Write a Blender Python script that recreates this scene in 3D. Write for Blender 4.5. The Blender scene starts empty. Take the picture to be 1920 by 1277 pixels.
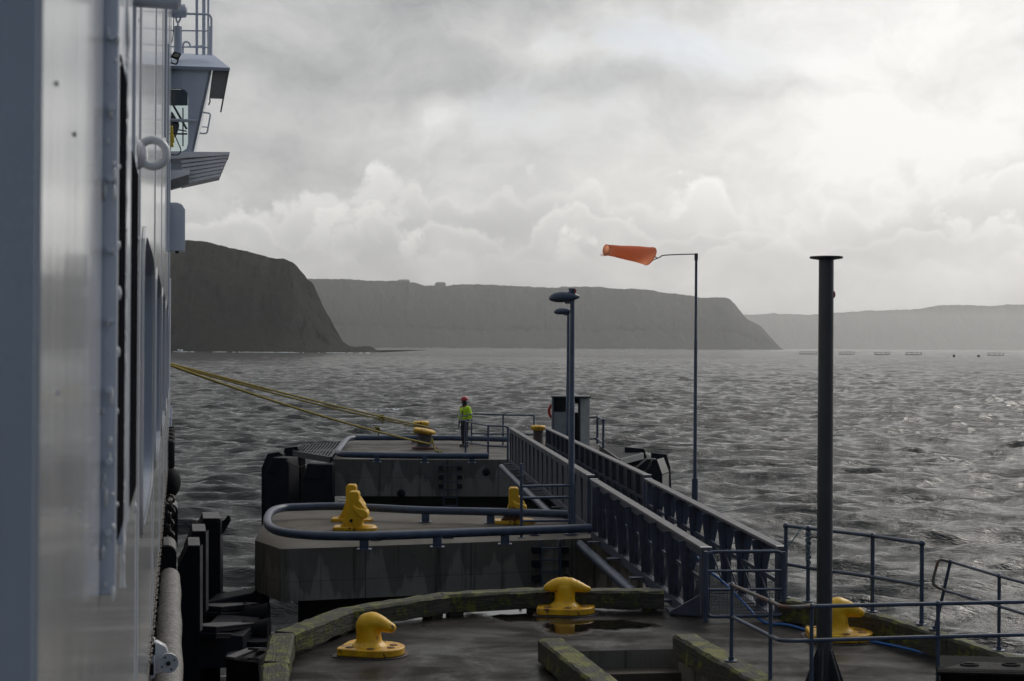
import bpy, bmesh, math, random
import numpy as np
from mathutils import Vector, Matrix
random.seed(7); np.random.seed(7)
R = math.radians
S = bpy.context.scene
COL = S.collection

# ------------------------------------------------------------------ camera
F = 2667.0; CX, CY = 960.0, 638.5; CAMZ = 7.0
PITCH, ROLL = R(0.226), R(0.36)
cd = bpy.data.cameras.new('camera'); cam = bpy.data.objects.new('camera', cd); COL.objects.link(cam)
cd.sensor_width = 36; cd.lens = 50.0; cd.clip_start = 0.05; cd.clip_end = 60000
cd.dof.use_dof = True; cd.dof.focus_distance = 45; cd.dof.aperture_fstop = 7
cam.location = (0, 0, CAMZ)
CM = Matrix.Rotation(R(90) + PITCH, 3, 'X') @ Matrix.Rotation(ROLL, 3, 'Z')
cam.rotation_euler = CM.to_euler()
S.camera = cam
# ------------------------------------------------------------------ light
SUN_EL, SUN_AZ = R(36), R(38)                    # azimuth clockwise from +Y (the view) towards +X
w = bpy.data.worlds.new('World'); S.world = w; w.use_nodes = True
sl = bpy.data.lights.new('sun', 'SUN'); sl.energy = 1.2; sl.angle = R(24); sl.color = (1.0, 0.95, 0.88)
so = bpy.data.objects.new('sun', sl); COL.objects.link(so)
sd = Vector((math.sin(SUN_AZ) * math.cos(SUN_EL), math.cos(SUN_AZ) * math.cos(SUN_EL), math.sin(SUN_EL)))
so.rotation_euler = sd.to_track_quat('Z', 'Y').to_euler(); so.location = sd * 100
S.view_settings.view_transform = 'Standard'; S.view_settings.look = 'None'
S.view_settings.exposure = 0.0; S.view_settings.gamma = 1.0; S.view_settings.use_curve_mapping = False
S.render.engine = 'CYCLES'; S.cycles.max_bounces = 6; S.cycles.volume_bounces = 1
S.cycles.use_denoising = True


class NT:
    """small node-tree helper"""
    def __init__(s, tree):
        s.t = tree; s.n = tree.nodes; s.l = tree.links
    def node(s, typ, **kw):
        n = s.n.new(typ)
        for k, v in kw.items():
            if k == 'inp':
                for a, b in v.items():
                    if isinstance(b, bpy.types.NodeSocket): s.l.new(b, n.inputs[a])
                    else: n.inputs[a].default_value = b
            else: setattr(n, k, v)
        return n
    def math(s, op, a, b=None, c=None, clamp=False):
        n = s.n.new('ShaderNodeMath'); n.operation = op; n.use_clamp = clamp
        for i, v in enumerate((a, b, c)):
            if v is None: continue
            if isinstance(v, bpy.types.NodeSocket): s.l.new(v, n.inputs[i])
            else: n.inputs[i].default_value = v
        return n.outputs[0]
    def vmath(s, op, a, b=None):
        n = s.n.new('ShaderNodeVectorMath'); n.operation = op
        for i, v in enumerate((a, b)):
            if v is None: continue
            if isinstance(v, bpy.types.NodeSocket): s.l.new(v, n.inputs[i])
            else: n.inputs[i].default_value = v
        return n.outputs[1] if op in ('LENGTH', 'DOT_PRODUCT', 'DISTANCE') else n.outputs[0]
    def ramp(s, fac, stops, interp='LINEAR'):
        n = s.n.new('ShaderNodeValToRGB'); n.color_ramp.interpolation = interp
        e = n.color_ramp.elements
        while len(e) < len(stops): e.new(0.5)
        for i, (p, c) in enumerate(stops):
            e[i].position = p
            e[i].color = (c, c, c, 1) if isinstance(c, (int, float)) else tuple(c) + (1,)
        s.l.new(fac, n.inputs[0]); return n.outputs[0]
    def mix(s, f, a, b, blend='MIX'):
        n = s.n.new('ShaderNodeMix'); n.data_type = 'RGBA'; n.blend_type = blend
        for i, v in ((0, f), (6, a), (7, b)):
            if isinstance(v, bpy.types.NodeSocket): s.l.new(v, n.inputs[i])
            elif i == 0: n.inputs[0].default_value = v
            else: n.inputs[i].default_value = (v, v, v, 1) if isinstance(v, (int, float)) else tuple(v) + (1,)
        return n.outputs[2]
    def noise(s, vec, scale, detail=4, rough=0.55, dist=0.0, lac=2.0):
        n = s.n.new('ShaderNodeTexNoise')
        n.inputs['Scale'].default_value = scale; n.inputs['Detail'].default_value = detail
        n.inputs['Roughness'].default_value = rough; n.inputs['Distortion'].default_value = dist
        n.inputs['Lacunarity'].default_value = lac
        s.l.new(vec, n.inputs['Vector']); return n.outputs['Fac']
    def mapping(s, vec, scale=(1, 1, 1), loc=(0, 0, 0), rot=(0, 0, 0)):
        n = s.n.new('ShaderNodeMapping')
        n.inputs['Scale'].default_value = scale; n.inputs['Location'].default_value = loc
        n.inputs['Rotation'].default_value = rot
        s.l.new(vec, n.inputs['Vector']); return n.outputs[0]


# --- world: procedural cloudy sky over a Nishita base
def build_world():
    N = NT(w.node_tree)
    for n in list(N.n): N.n.remove(n)
    out = N.node('ShaderNodeOutputWorld'); bg = N.node('ShaderNodeBackground')
    sky = N.node('ShaderNodeTexSky'); sky.sky_type = 'NISHITA'; sky.sun_disc = False
    sky.sun_elevation = SUN_EL; sky.sun_rotation = SUN_AZ; sky.air_density = 1.2; sky.dust_density = 2.0
    tc = N.node('ShaderNodeTexCoord'); d = N.vmath('NORMALIZE', tc.outputs['Generated'])
    sp = N.node('ShaderNodeSeparateXYZ', inp={0: d}); x, y, z = sp.outputs
    az = N.math('ARCTAN2', x, y)                          # radians, + to the right
    el = N.math('ARCSINE', z)
    ela = N.math('ABSOLUTE', el)
    cv = N.node('ShaderNodeCombineXYZ', inp={0: az, 1: el, 2: 0.3}).outputs[0]
    def mr(v, a, b, c=0.0, d=1.0): return N.node('ShaderNodeMapRange', interpolation_type='SMOOTHSTEP', inp={0: v, 1: a, 2: b, 3: c, 4: d}).outputs[0]
    def cen(x_, k): return N.math('MULTIPLY', N.math('SUBTRACT', x_, 0.5), k)
    # soft domain warp
    wn = N.node('ShaderNodeTexNoise', inp={'Vector': cv, 'Scale': 11.0, 'Detail': 4.0, 'Roughness': 0.55})
    wv = N.vmath('MULTIPLY', N.vmath('SUBTRACT', wn.outputs['Color'], (0.5, 0.5, 0.5)), (0.10, 0.06, 0.0))
    cw = N.vmath('ADD', cv, wv)
    # veil: broad soft layers, brighter to the right (sun side)
    lo = N.noise(N.mapping(cw, (1.0, 2.0, 1.0), (3.1, 0.7, 0.0)), 5.0, 5, 0.5)
    hi = N.noise(N.mapping(cw, (1.0, 1.5, 1.0), (1.1, 4.7, 0.0)), 18.0, 8, 0.62)
    lum = N.math('ADD', mr(az, -0.34, 0.40, 0.46, 0.60), N.math('ADD', cen(lo, 0.30), cen(hi, 0.30)))
    def blob(px, py, wx, wy, amp):
        c = ((px - 960) / 2667, (649 - py) / 2667, 0.0)
        q = N.vmath('MULTIPLY', N.vmath('SUBTRACT', cw, c), (2667 / wx, 2667 / wy, 0.0))
        return N.math('MULTIPLY', N.math('POWER', 2.718, N.math('MULTIPLY', N.vmath('DOT_PRODUCT', q, q), -1.0)), amp)
    for bl in ((1150, 165, 190, 42, -0.10), (880, 120, 60, 30, -0.06), (830, 180, 110, 55, -0.05), (350, 110, 520, 160, -0.05), (1050, 10, 650, 60, -0.09),
               (1650, 40, 330, 110, 0.17), (1780, 240, 260, 110, 0.14), (1500, 330, 200, 80, 0.06), (1000, 110, 120, 35, 0.09), (1260, 115, 150, 28, 0.10), (990, 225, 140, 45, 0.08), (800, 235, 55, 40, 0.10),
               (1480, 240, 200, 60, 0.05), (1500, 180, 120, 22, -0.06), (1800, 330, 160, 30, -0.07)):
        lum = N.math('ADD', lum, blob(*bl))
    # heaps of cumulus, back to front: a lumpy upper outline, a bright rim under it and a greyer body
    def heap(lum, e0, prof, seed, sc, amp, soft, body, rim, rimw):
        top = e0
        for (pc, wd_, h) in prof:
            top = N.math('ADD', top, N.math('MULTIPLY', N.math('POWER', 2.718, N.math('MULTIPLY', N.math('POWER', N.math('DIVIDE', N.math('SUBTRACT', az, (pc - 960) / 2667), wd_ / 2667), 2.0), -1.0)), h / 2667))
        p = N.vmath('ADD', N.vmath('ADD', cv, (seed, seed * 0.7, 0.0)), N.vmath('MULTIPLY', wv, (0.22, 0.22, 0.0)))
        va = N.node('ShaderNodeTexVoronoi', feature='F1', inp={'Vector': p, 'Scale': sc}).outputs['Distance']
        vb = N.node('ShaderNodeTexVoronoi', feature='F1', inp={'Vector': p, 'Scale': sc * 2.6}).outputs['Distance']
        lump = N.math('ADD', N.math('MULTIPLY', va, -1.0), N.math('MULTIPLY', vb, -0.50))
        fn = N.noise(p, sc * 1.3, 7, 0.66)
        sgn = N.math('ADD', N.math('SUBTRACT', top, el), N.math('MULTIPLY', N.math('ADD', lump, cen(fn, 1.35)), amp))
        al = mr(sgn, -0.0, soft)
        rm = N.math('POWER', 2.718, N.math('MULTIPLY', N.math('MAXIMUM', sgn, 0.0), -1.0 / rimw))
        shade = N.math('ADD', body, N.math('ADD', N.math('MULTIPLY', rm, rim), N.math('ADD', cen(fn, 0.34), N.math('MULTIPLY', N.math('ADD', lump, 0.75), 0.22))))
        shade = N.math('ADD', shade, mr(az, -0.30, 0.30, -0.05, 0.05))
        # low down every heap melts into the pale band over the horizon
        melt = mr(el, 0.045, 0.085)
        al = N.math('MULTIPLY', al, N.math('ADD', 0.10, N.math('MULTIPLY', melt, 0.80)))
        return N.math('ADD', N.math('MULTIPLY', lum, N.math('SUBTRACT', 1.0, al)), N.math('MULTIPLY', shade, al))
    lum = heap(lum, 0.150, ((970, 200, 48), (330, 420, -62), (700, 120, 30), (1450, 260, -36), (1750, 150, 24)), 1.7, 15.0, 0.055, 0.012, 0.48, 0.32, 0.011)
    lum = heap(lum, 0.118, ((760, 110, 34), (1090, 120, 40), (1300, 70, 30), (1650, 180, 20), (450, 60, 16)), 4.3, 20.0, 0.048, 0.010, 0.46, 0.34, 0.009)
    lum = heap(lum, 0.090, ((560, 120, 18), (980, 150, 30), (1420, 130, 38)), 8.9, 24.0, 0.038, 0.010, 0.46, 0.30, 0.008)
    lum = N.math('ADD', 0.50, N.math('MULTIPLY', N.math('SUBTRACT', lum, 0.50), 1.35))
    lum = N.math('MULTIPLY', lum, mr(az, -0.30, 0.36, 1.22, 1.23))
    lum = N.math('MAXIMUM', N.math('MINIMUM', lum, 1.0), 0.34)
    warm = N.ramp(lum, [(0.3, (0.985, 0.99, 1.01)), (0.75, (1.01, 1.0, 0.975))])
    ccol = N.mix(1.0, N.node('ShaderNodeCombineColor', inp={0: lum, 1: lum, 2: lum}).outputs[0], warm, 'MULTIPLY')
    gp = N.math('MAXIMUM', N.math('MINIMUM', N.math('ADD', blob(1290, 110, 150, 45, 0.9), N.math('ADD', blob(1000, 215, 130, 50, 0.6), blob(1100, 95, 120, 25, 0.5))), 1.0), 0.0)
    gp = N.math('MULTIPLY', gp, mr(hi, 0.35, 0.6))
    ccol = N.mix(N.math('MULTIPLY', gp, 0.5), ccol, (0.56, 0.64, 0.76))
    ccol10 = N.mix(1.0, ccol, (10.0, 10.0, 10.0), 'MULTIPLY')
    # behind the camera the cloud is thinner and the blue of the sky comes through
    back = N.node('ShaderNodeMapRange', interpolation_type='SMOOTHSTEP', inp={0: y, 1: 0.35, 2: -0.6, 3: 0.0, 4: 1.0}).outputs[0]
    blue = N.mix(N.math('MULTIPLY', back, 1.0), ccol10, (1.35, 1.78, 2.55))
    fin = N.mix(N.math('ADD', 0.04, N.math('MULTIPLY', back, 0.16)), blue, sky.outputs[0])
    N.l.new(fin, bg.inputs[0]); bg.inputs[1].default_value = 0.1
    N.l.new(bg.outputs[0], out.inputs[0])
build_world()

# ------------------------------------------------------------------ pixel -> world helpers
def ray(px, py):
    v = CM @ Vector(((px - CX) / F, (CY - py) / F, -1.0))
    return v
CAM = Vector((0, 0, CAMZ))
def PZ(px, py, z):                      # point on the horizontal plane z
    v = ray(px, py); k = (z - CAMZ) / v.z; return CAM + v * k
def PD(px, py, d):                      # point at world depth y = d
    v = ray(px, py); return CAM + v * (d / v.y)
def PV(px, py, A, B, off=0.0):          # point on the vertical plane through A and B
    v = ray(px, py); n = Vector((B.y - A.y, A.x - B.x, 0)).normalized()
    return CAM + v * (((Vector((A.x, A.y, 0)).dot(n)) + off) / v.dot(n))
v0 = ray(335, 645)
SU = Vector((v0.x, v0.y, 0)).normalized()          # along the ship, away from camera
SN = Vector((SU.y, -SU.x, 0))                      # out of the ship's side
def SP(t, o, z): return Vector((0, 0, 0)) + SU * t + SN * o + Vector((0, 0, z))
def ST(px, py, t):                      # point on the plane across the ship at t -> (o, z)
    v = ray(px, py); p = CAM + v * (t / v.dot(SU)); return p.dot(SN), p.z
def SO(px, py, o):                      # point on the plane parallel to the hull at offset o -> (t, z)
    v = ray(px, py); p = CAM + v * (o / v.dot(SN)); return p.dot(SU), p.z

# ------------------------------------------------------------------ materials
MATS = {}
def principled(name):
    m = bpy.data.materials.new(name); m.use_nodes = True; N = NT(m.node_tree)
    b = N.n['Principled BSDF']; MATS[name] = m
    return m, N, b
def paint(name, c1, c2=None, scale=3.0, rough=0.5, rvar=0.12, metal=0.0, bump=0.02, bscale=40.0,
          rust=0.0, rust_col=(0.10, 0.035, 0.015), rscale=4.0, streak=1.0, coat=0.0, spec=0.5):
    m, N, b = principled(name)
    tc = N.node('ShaderNodeTexCoord').outputs['Object']
    v = N.mapping(tc, (1, 1, 1.0 / streak))
    n1 = N.noise(v, scale, 6, 0.6)
    c2 = c2 or tuple(x * 0.72 for x in c1)
    col = N.mix(N.ramp(n1, [(0.35, 0.0), (0.68, 1.0)]), c1, c2)
    if rust > 0:
        n2 = N.noise(N.mapping(tc, (1, 1, 0.6), (5, 3, 1)), rscale, 7, 0.68, 0.3)
        msk = N.ramp(n2, [(0.72 - rust, 0.0), (0.77 - rust, 1.0)])
        col = N.mix(msk, col, rust_col)
    N.l.new(col, b.inputs['Base Color'])
    n3 = N.noise(tc, scale * 3.1, 5, 0.6)
    N.l.new(N.math('ADD', rough - rvar, N.math('MULTIPLY', n3, 2 * rvar), clamp=True), b.inputs['Roughness'])
    b.inputs['Metallic'].default_value = metal; b.inputs['Coat Weight'].default_value = coat
    b.inputs['Specular IOR Level'].default_value = spec
    if bump:
        bp = N.node('ShaderNodeBump', inp={'Strength': 0.6, 'Distance': bump, 'Height': N.noise(tc, bscale, 4, 0.6)})
        N.l.new(bp.outputs[0], b.inputs['Normal'])
    return m
M_steel = paint('blue_grey_paint', (0.052, 0.078, 0.130), (0.032, 0.045, 0.072), 5, 0.42, 0.12, bump=0.003, rust=0.06)
M_rusty = paint('rusty_galvanised', (0.13, 0.12, 0.12), (0.075, 0.068, 0.065), 7, 0.5, 0.12, bump=0.003, rust=0.2, rscale=7, rust_col=(0.13, 0.06, 0.035))
M_gang = paint('gangway_galvanised', (0.052, 0.066, 0.100), (0.030, 0.038, 0.060), 4, 0.5, 0.12, bump=0.003, rust=0.03)
M_gdk = paint('gangway_infill', (0.036, 0.045, 0.066), (0.024, 0.030, 0.044), 3, 0.5, 0.1, bump=0.002)
M_gtop = paint('gangway_top_rail', (0.135, 0.13, 0.135), (0.08, 0.08, 0.09), 4, 0.55, 0.12, bump=0.003, rust=0.1, rust_col=(0.12, 0.08, 0.05))
M_white = paint('white_end_cap', (0.75, 0.75, 0.74), (0.6, 0.6, 0.6), 9, 0.5)
M_yel = paint('yellow_paint', (0.78, 0.46, 0.004), (0.62, 0.34, 0.004), 6, 0.42, 0.1, bump=0.004, bscale=40, rust=0.12, rscale=11, rust_col=(0.16, 0.07, 0.012))
M_yel2 = paint('yellow_paint_rusting', (0.74, 0.43, 0.006), (0.52, 0.26, 0.012), 6, 0.38, 0.1, bump=0.004, bscale=50, rust=0.15, rscale=8, rust_col=(0.06, 0.02, 0.01))
M_rust = paint('bollard_body_rusty', (0.060, 0.048, 0.045), (0.035, 0.03, 0.03), 6, 0.55, rust=0.16, rust_col=(0.10, 0.035, 0.02))
M_rustbase = paint('bollard_base_red', (0.13, 0.045, 0.03), (0.07, 0.03, 0.022), 8, 0.6)
M_black = paint('fender_black', (0.009, 0.010, 0.015), (0.016, 0.017, 0.023), 2, 0.62, 0.12, bump=0.004, bscale=10, spec=0.12)
M_fgrey = paint('fender_edge_grey', (0.09, 0.085, 0.09), (0.05, 0.05, 0.055), 4, 0.5, 0.15)
M_plast = paint('fender_pale_panel', (0.42, 0.40, 0.36), (0.3, 0.29, 0.27), 3, 0.45, 0.12)
M_rubber = paint('rubber', (0.010, 0.010, 0.011), (0.018, 0.018, 0.02), 5, 0.7, 0.12, bump=0.004, spec=0.08)
M_gasket = paint('gasket_rubber', (0.008, 0.008, 0.010), (0.013, 0.013, 0.016), 8, 0.9, 0.05, bump=0.002, spec=0.0)
M_chain = paint('chain_steel', (0.07, 0.06, 0.055), (0.04, 0.035, 0.033), 20, 0.45, metal=0.6)
M_pole = paint('dark_post_paint', (0.038, 0.043, 0.050), (0.026, 0.028, 0.033), 3, 0.45, 0.12, bump=0.003, rust=0.03)
M_rope = paint('yellow_rope', (0.27, 0.215, 0.045), (0.16, 0.125, 0.035), 9, 0.8, bump=0.02, bscale=60, spec=0.2)
M_hose = paint('blue_hose', (0.012, 0.13, 0.42), (0.01, 0.1, 0.34), 9, 0.4)
M_grate = paint('grating', (0.035, 0.040, 0.052), (0.02, 0.024, 0.03), 6, 0.5, metal=0.2)
M_cabin = paint('grey_cabinet', (0.115, 0.125, 0.14), (0.085, 0.09, 0.10), 3, 0.5)
M_cabdk = paint('dark_cabinet', (0.025, 0.032, 0.038), (0.018, 0.022, 0.027), 3, 0.5)
M_cablt = paint('pale_cabinet', (0.26, 0.27, 0.26), (0.19, 0.2, 0.2), 3, 0.5)
M_red = paint('red_plastic', (0.50, 0.022, 0.022), (0.4, 0.02, 0.02), 6, 0.4)
M_lamp = paint('lamp_shell', (0.055, 0.075, 0.115), (0.04, 0.052, 0.08), 6, 0.32, bump=0)
M_lens = paint('lamp_lens', (0.30, 0.28, 0.22), (0.2, 0.19, 0.15), 6, 0.15, bump=0)
M_blk = paint('black_plastic', (0.007, 0.007, 0.008), (0.012, 0.012, 0.013), 6, 0.7, spec=0.04)
M_sock = None

def mk_sock():
    m, N, b = principled('orange_fabric')
    tc = N.node('ShaderNodeTexCoord').outputs['Object']
    n1 = N.noise(tc, 6, 6, 0.6)
    N.l.new(N.mix(n1, (0.96, 0.36, 0.20), (0.90, 0.38, 0.24)), b.inputs['Base Color'])
    b.inputs['Roughness'].default_value = 0.8; b.inputs['Specular IOR Level'].default_value = 0.15
    tr = N.node('ShaderNodeBsdfTranslucent', inp={'Color': (1.0, 0.70, 0.54, 1)})
    mx = N.node('ShaderNodeMixShader', inp={0: 0.78})
    N.l.new(b.outputs[0], mx.inputs[1]); N.l.new(tr.outputs[0], mx.inputs[2])
    N.l.new(mx.outputs[0], N.n['Material Output'].inputs[0])
    bp = N.node('ShaderNodeBump', inp={'Strength': 0.5, 'Distance': 0.02, 'Height': N.noise(tc, 9, 4, 0.5)})
    N.l.new(bp.outputs[0], b.inputs['Normal']); return m
M_sock = mk_sock()

def concrete(name, dark, light, gscale=1.0, wet=0.0, streaks=False, moss=0.0, puddles=(), agg=0.0):
    m, N, b = principled(name)
    tc = N.node('ShaderNodeTexCoord').outputs['Object']
    fine = N.noise(tc, 38, 5, 0.7)
    big = N.noise(tc, 0.55 * gscale, 6, 0.6, 0.5)
    col = N.mix(N.ramp(big, [(0.38, 0.0), (0.64, 1.0)]), dark, light)
    col = N.mix(N.math('MULTIPLY', fine, 0.5), col, tuple(x * 0.55 for x in dark))
    if streaks:
        sx = N.noise(N.mapping(tc, (1.1, 1.1, 0.10)), 1.5, 4, 0.5, 0.15)
        zt = N.node('ShaderNodeSeparateXYZ', inp={0: tc}).outputs[2]
        edge = N.math('ADD', sx, N.math('MULTIPLY', zt, 0.26))      # damp hangs from the top edge
        damp = N.ramp(edge, [(0.325, 0.0), (0.352, 1.0)])
        col = N.mix(damp, N.mix(1.0, col, 1.65, 'MULTIPLY'), col)
        st = N.noise(N.mapping(tc, (3.0, 3.0, 0.10), (9, 2, 0)), 2.2, 4, 0.6)
        col = N.mix(N.math('MULTIPLY', N.ramp(st, [(0.56, 0.0), (0.68, 1.0)]), 0.75), col, (0.018, 0.020, 0.016))
        xx = N.node('ShaderNodeSeparateXYZ', inp={0: tc}).outputs[0]
        j1 = N.math('LESS_THAN', N.math('ABSOLUTE', N.math('SUBTRACT', N.math('FRACT', N.math('MULTIPLY', xx, 0.52)), 0.5)), 0.006)
        j2 = N.math('LESS_THAN', N.math('ABSOLUTE', N.math('ADD', zt, 0.60)), 0.008)
        col = N.mix(N.math('MULTIPLY', N.math('MAXIMUM', j1, N.math('MULTIPLY', j2, 0.6)), 0.65), col, (0.02, 0.019, 0.016))
        gs = N.noise(N.mapping(tc, (1.2, 1.2, 0.18), (19, 2, 0)), 1.7, 5, 0.6)
        col = N.mix(N.math('MULTIPLY', N.ramp(gs, [(0.58, 0.0), (0.70, 1.0)]), 0.6), col, (0.045, 0.050, 0.022))
        cr = N.noise(N.mapping(tc, (2.0, 2.0, 0.25), (2, 12, 0)), 3.1, 6, 0.7)
        col = N.mix(N.math('MULTIPLY', N.ramp(cr, [(0.68, 0.0), (0.74, 1.0)]), 0.5), col, (0.25, 0.25, 0.24))
    if moss:
        ms = N.noise(N.mapping(tc, (1, 1, 1), (4, 4, 4)), 1.3, 8, 0.7)
        col = N.mix(N.ramp(ms, [(0.66 - moss, 0.0), (0.78 - moss, 0.8)]), col, (0.035, 0.042, 0.012))
    if agg:
        vo = N.noise(tc, 55, 2, 0.5)
        col = N.mix(N.math('MULTIPLY', N.ramp(vo, [(0.5, 0.0), (0.62, 1.0)]), agg), col, (0.20, 0.18, 0.155))
    rough = N.math('ADD', 0.62, N.math('MULTIPLY', fine, 0.3))
    bh = N.math('ADD', N.math('MULTIPLY', fine, 1.0), N.math('MULTIPLY', N.noise(tc, 6, 4, 0.6), 1.5))
    bstr = 0.5
    if wet:
        wn = N.noise(N.mapping(tc, (1, 1, 1), (1.3, 7.1, 0)), 0.9, 7, 0.62, 0.6)
        wetm = N.ramp(wn, [(0.40, 0.0), (0.58, 1.0)])
        pm = None
        wob = N.math('MULTIPLY', N.math('SUBTRACT', N.noise(tc, 2.2, 5, 0.6), 0.5), 1.1)
        for (qx, qy, rx, ry) in puddles:
            q = N.vmath('LENGTH', N.vmath('MULTIPLY', N.vmath('SUBTRACT', tc, (qx, qy, 0)), (1 / rx, 1 / ry, 0)))
            k = N.ramp(N.math('ADD', q, wob), [(0.62, 1.0), (1.08, 0.0)])
            pm = k if pm is None else N.math('MAXIMUM', pm, k)
        col = N.mix(N.math('MULTIPLY', wetm, wet * 0.6), col, tuple(x * 0.3 for x in dark))
        r2 = N.math('SUBTRACT', rough, N.math('MULTIPLY', wetm, wet * 0.52))
        bs = N.math('MULTIPLY', N.math('SUBTRACT', 1.0, N.math('MULTIPLY', wetm, 0.6)), 0.5)
        if pm is not None:
            col = N.mix(pm, col, tuple(x * 0.35 for x in dark))
            r2 = N.math('ADD', N.math('MULTIPLY', r2, N.math('SUBTRACT', 1.0, pm)), N.math('MULTIPLY', pm, 0.04))
            bs = N.math('MULTIPLY', bs, N.math('SUBTRACT', 1.0, pm))
        rough = r2; bstr = bs
    N.l.new(col, b.inputs['Base Color']); N.l.new(rough, b.inputs['Roughness'])
    if wet > 0.6:                      # soaked patches shine, the rest of the deck hardly does
        sh = N.noise(N.mapping(tc, (0.6, 1.6, 1), (4, 2, 0), rot=(0, 0, 0.25)), 0.9, 5, 0.6, 0.4)
        N.l.new(N.math('ADD', N.math('MULTIPLY', N.ramp(sh, [(0.45, 0.0), (0.68, 1.0)]), 0.38), N.math('ADD', 0.07, N.math('MULTIPLY', pm, 0.45))), b.inputs['Specular IOR Level'])
    else: b.inputs['Specular IOR Level'].default_value = 0.28
    bp = N.node('ShaderNodeBump', inp={'Strength': bstr, 'Distance': 0.012, 'Height': bh})
    N.l.new(bp.outputs[0], b.inputs['Normal'])
    return m

def timber_mat():
    m, N, b = principled('mossy_timber')
    tc = N.node('ShaderNodeTexCoord').outputs['Object']
    grain = N.noise(N.mapping(tc, (1.2, 14, 14)), 3, 5, 0.6, 0.4)
    col = N.mix(N.ramp(grain, [(0.35, 0.0), (0.66, 1.0)]), (0.058, 0.053, 0.042), (0.012, 0.010, 0.008))
    geo = N.node('ShaderNodeNewGeometry')
    nz = N.node('ShaderNodeSeparateXYZ', inp={0: geo.outputs['Normal']}).outputs[2]
    ms = N.noise(tc, 3.6, 9, 0.70, 0.3)
    ms = N.math('ADD', ms, N.math('MULTIPLY', nz, 0.07))
    col = N.mix(N.ramp(ms, [(0.47, 0.0), (0.56, 0.85)]), col, (0.028, 0.033, 0.008))
    col = N.mix(N.ramp(ms, [(0.55, 0.0), (0.62, 0.95)]), col, (0.115, 0.120, 0.012))
    sp = N.noise(tc, 9, 6, 0.7)
    col = N.mix(N.ramp(sp, [(0.56, 0.0), (0.64, 0.8)]), col, (0.010, 0.010, 0.006))
    li = N.noise(N.mapping(tc, (1, 1, 1), (3, 3, 3)), 13, 5, 0.65)
    col = N.mix(N.ramp(li, [(0.66, 0.0), (0.72, 0.8)]), col, (0.20, 0.20, 0.16))
    N.l.new(col, b.inputs['Base Color']); b.inputs['Roughness'].default_value = 0.75
    bh = N.math('ADD', N.math('MULTIPLY', grain, 1.0), N.math('MULTIPLY', sp, 0.9))
    bp = N.node('ShaderNodeBump', inp={'Strength': 0.9, 'Distance': 0.02, 'Height': bh})
    N.l.new(bp.outputs[0], b.inputs['Normal']); return m
M_timber = timber_mat()
M_cside = concrete('damp_concrete_side', (0.135, 0.125, 0.108), (0.185, 0.173, 0.150), 1.0, streaks=True)
M_ctop_mid = concrete('gritty_concrete_top', (0.060, 0.050, 0.037), (0.105, 0.090, 0.070), 1.0, wet=0.35, agg=0.55)
M_ctop_far = concrete('worn_concrete_top', (0.062, 0.054, 0.044), (0.10, 0.09, 0.076), 1.0, wet=0.5)
M_crim = concrete('concrete_rim', (0.066, 0.058, 0.046), (0.11, 0.10, 0.082), 1.3, wet=0.3, moss=0.03)
M_pile = concrete('dark_pile', (0.02, 0.02, 0.02), (0.035, 0.034, 0.03), 2.0)

def ship_paint(name, base, rough, wav=0.0025, nearsp=True):
    m, N, b = principled(name)
    tc = N.node('ShaderNodeTexCoord').outputs['Object']
    st = N.noise(N.mapping(tc, (3.0, 3.0, 0.12)), 3, 5, 0.6)
    col = N.mix(N.ramp(st, [(0.4, 0.0), (0.75, 1.0)]), base, tuple(x * 0.86 for x in base))
    sp = N.noise(tc, 60, 3, 0.6)
    col = N.mix(N.ramp(sp, [(0.70, 0.0), (0.76, 0.6)]), col, tuple(min(1, x * 1.35) for x in base))
    rs = N.noise(N.mapping(tc, (5, 5, 0.16), (4, 0, 2)), 5, 6, 0.7)
    col = N.mix(N.ramp(rs, [(0.70, 0.0), (0.80, 0.35)]), col, (0.42, 0.36, 0.31))
    N.l.new(col, b.inputs['Base Color'])
    N.l.new(N.math('ADD', rough, N.math('MULTIPLY', N.noise(tc, 9, 5, 0.6), 0.14)), b.inputs['Roughness'])
    b.inputs['Coat Weight'].default_value = 0.5; b.inputs['Coat Roughness'].default_value = 0.08
    h = N.math('ADD', N.math('MULTIPLY', N.noise(N.mapping(tc, (2.2, 2.2, 0.25)), 2.0, 3, 0.5), 3.0), N.math('MULTIPLY', N.noise(tc, 90, 3, 0.6), 0.25))
    bp = N.node('ShaderNodeBump', inp={'Strength': 0.7, 'Distance': wav, 'Height': h})
    N.l.new(bp.outputs[0], b.inputs['Normal']); return m
M_hull = ship_paint('ship_white_paint', (0.62, 0.63, 0.65), 0.06)
M_hull2 = ship_paint('ship_white_blue_shade', (0.50, 0.54, 0.62), 0.28, 0.001)  # hull white tinted blue: the shade of aft faces is in the colour
M_wingw = paint('wing_white_paint', (0.80, 0.80, 0.82), (0.7, 0.7, 0.72), 3, 0.5, bump=0)
M_hdk = paint('hull_dark_band', (0.035, 0.034, 0.036), (0.06, 0.055, 0.05), 6, 0.5, rust=0.08)
M_glass = None
def mk_glass():
    m, N, b = principled('dark_window_glass')
    b.inputs['Base Color'].default_value = (0.012, 0.02, 0.03, 1); b.inputs['Roughness'].default_value = 0.06
    return m
M_glass = mk_glass()
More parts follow.
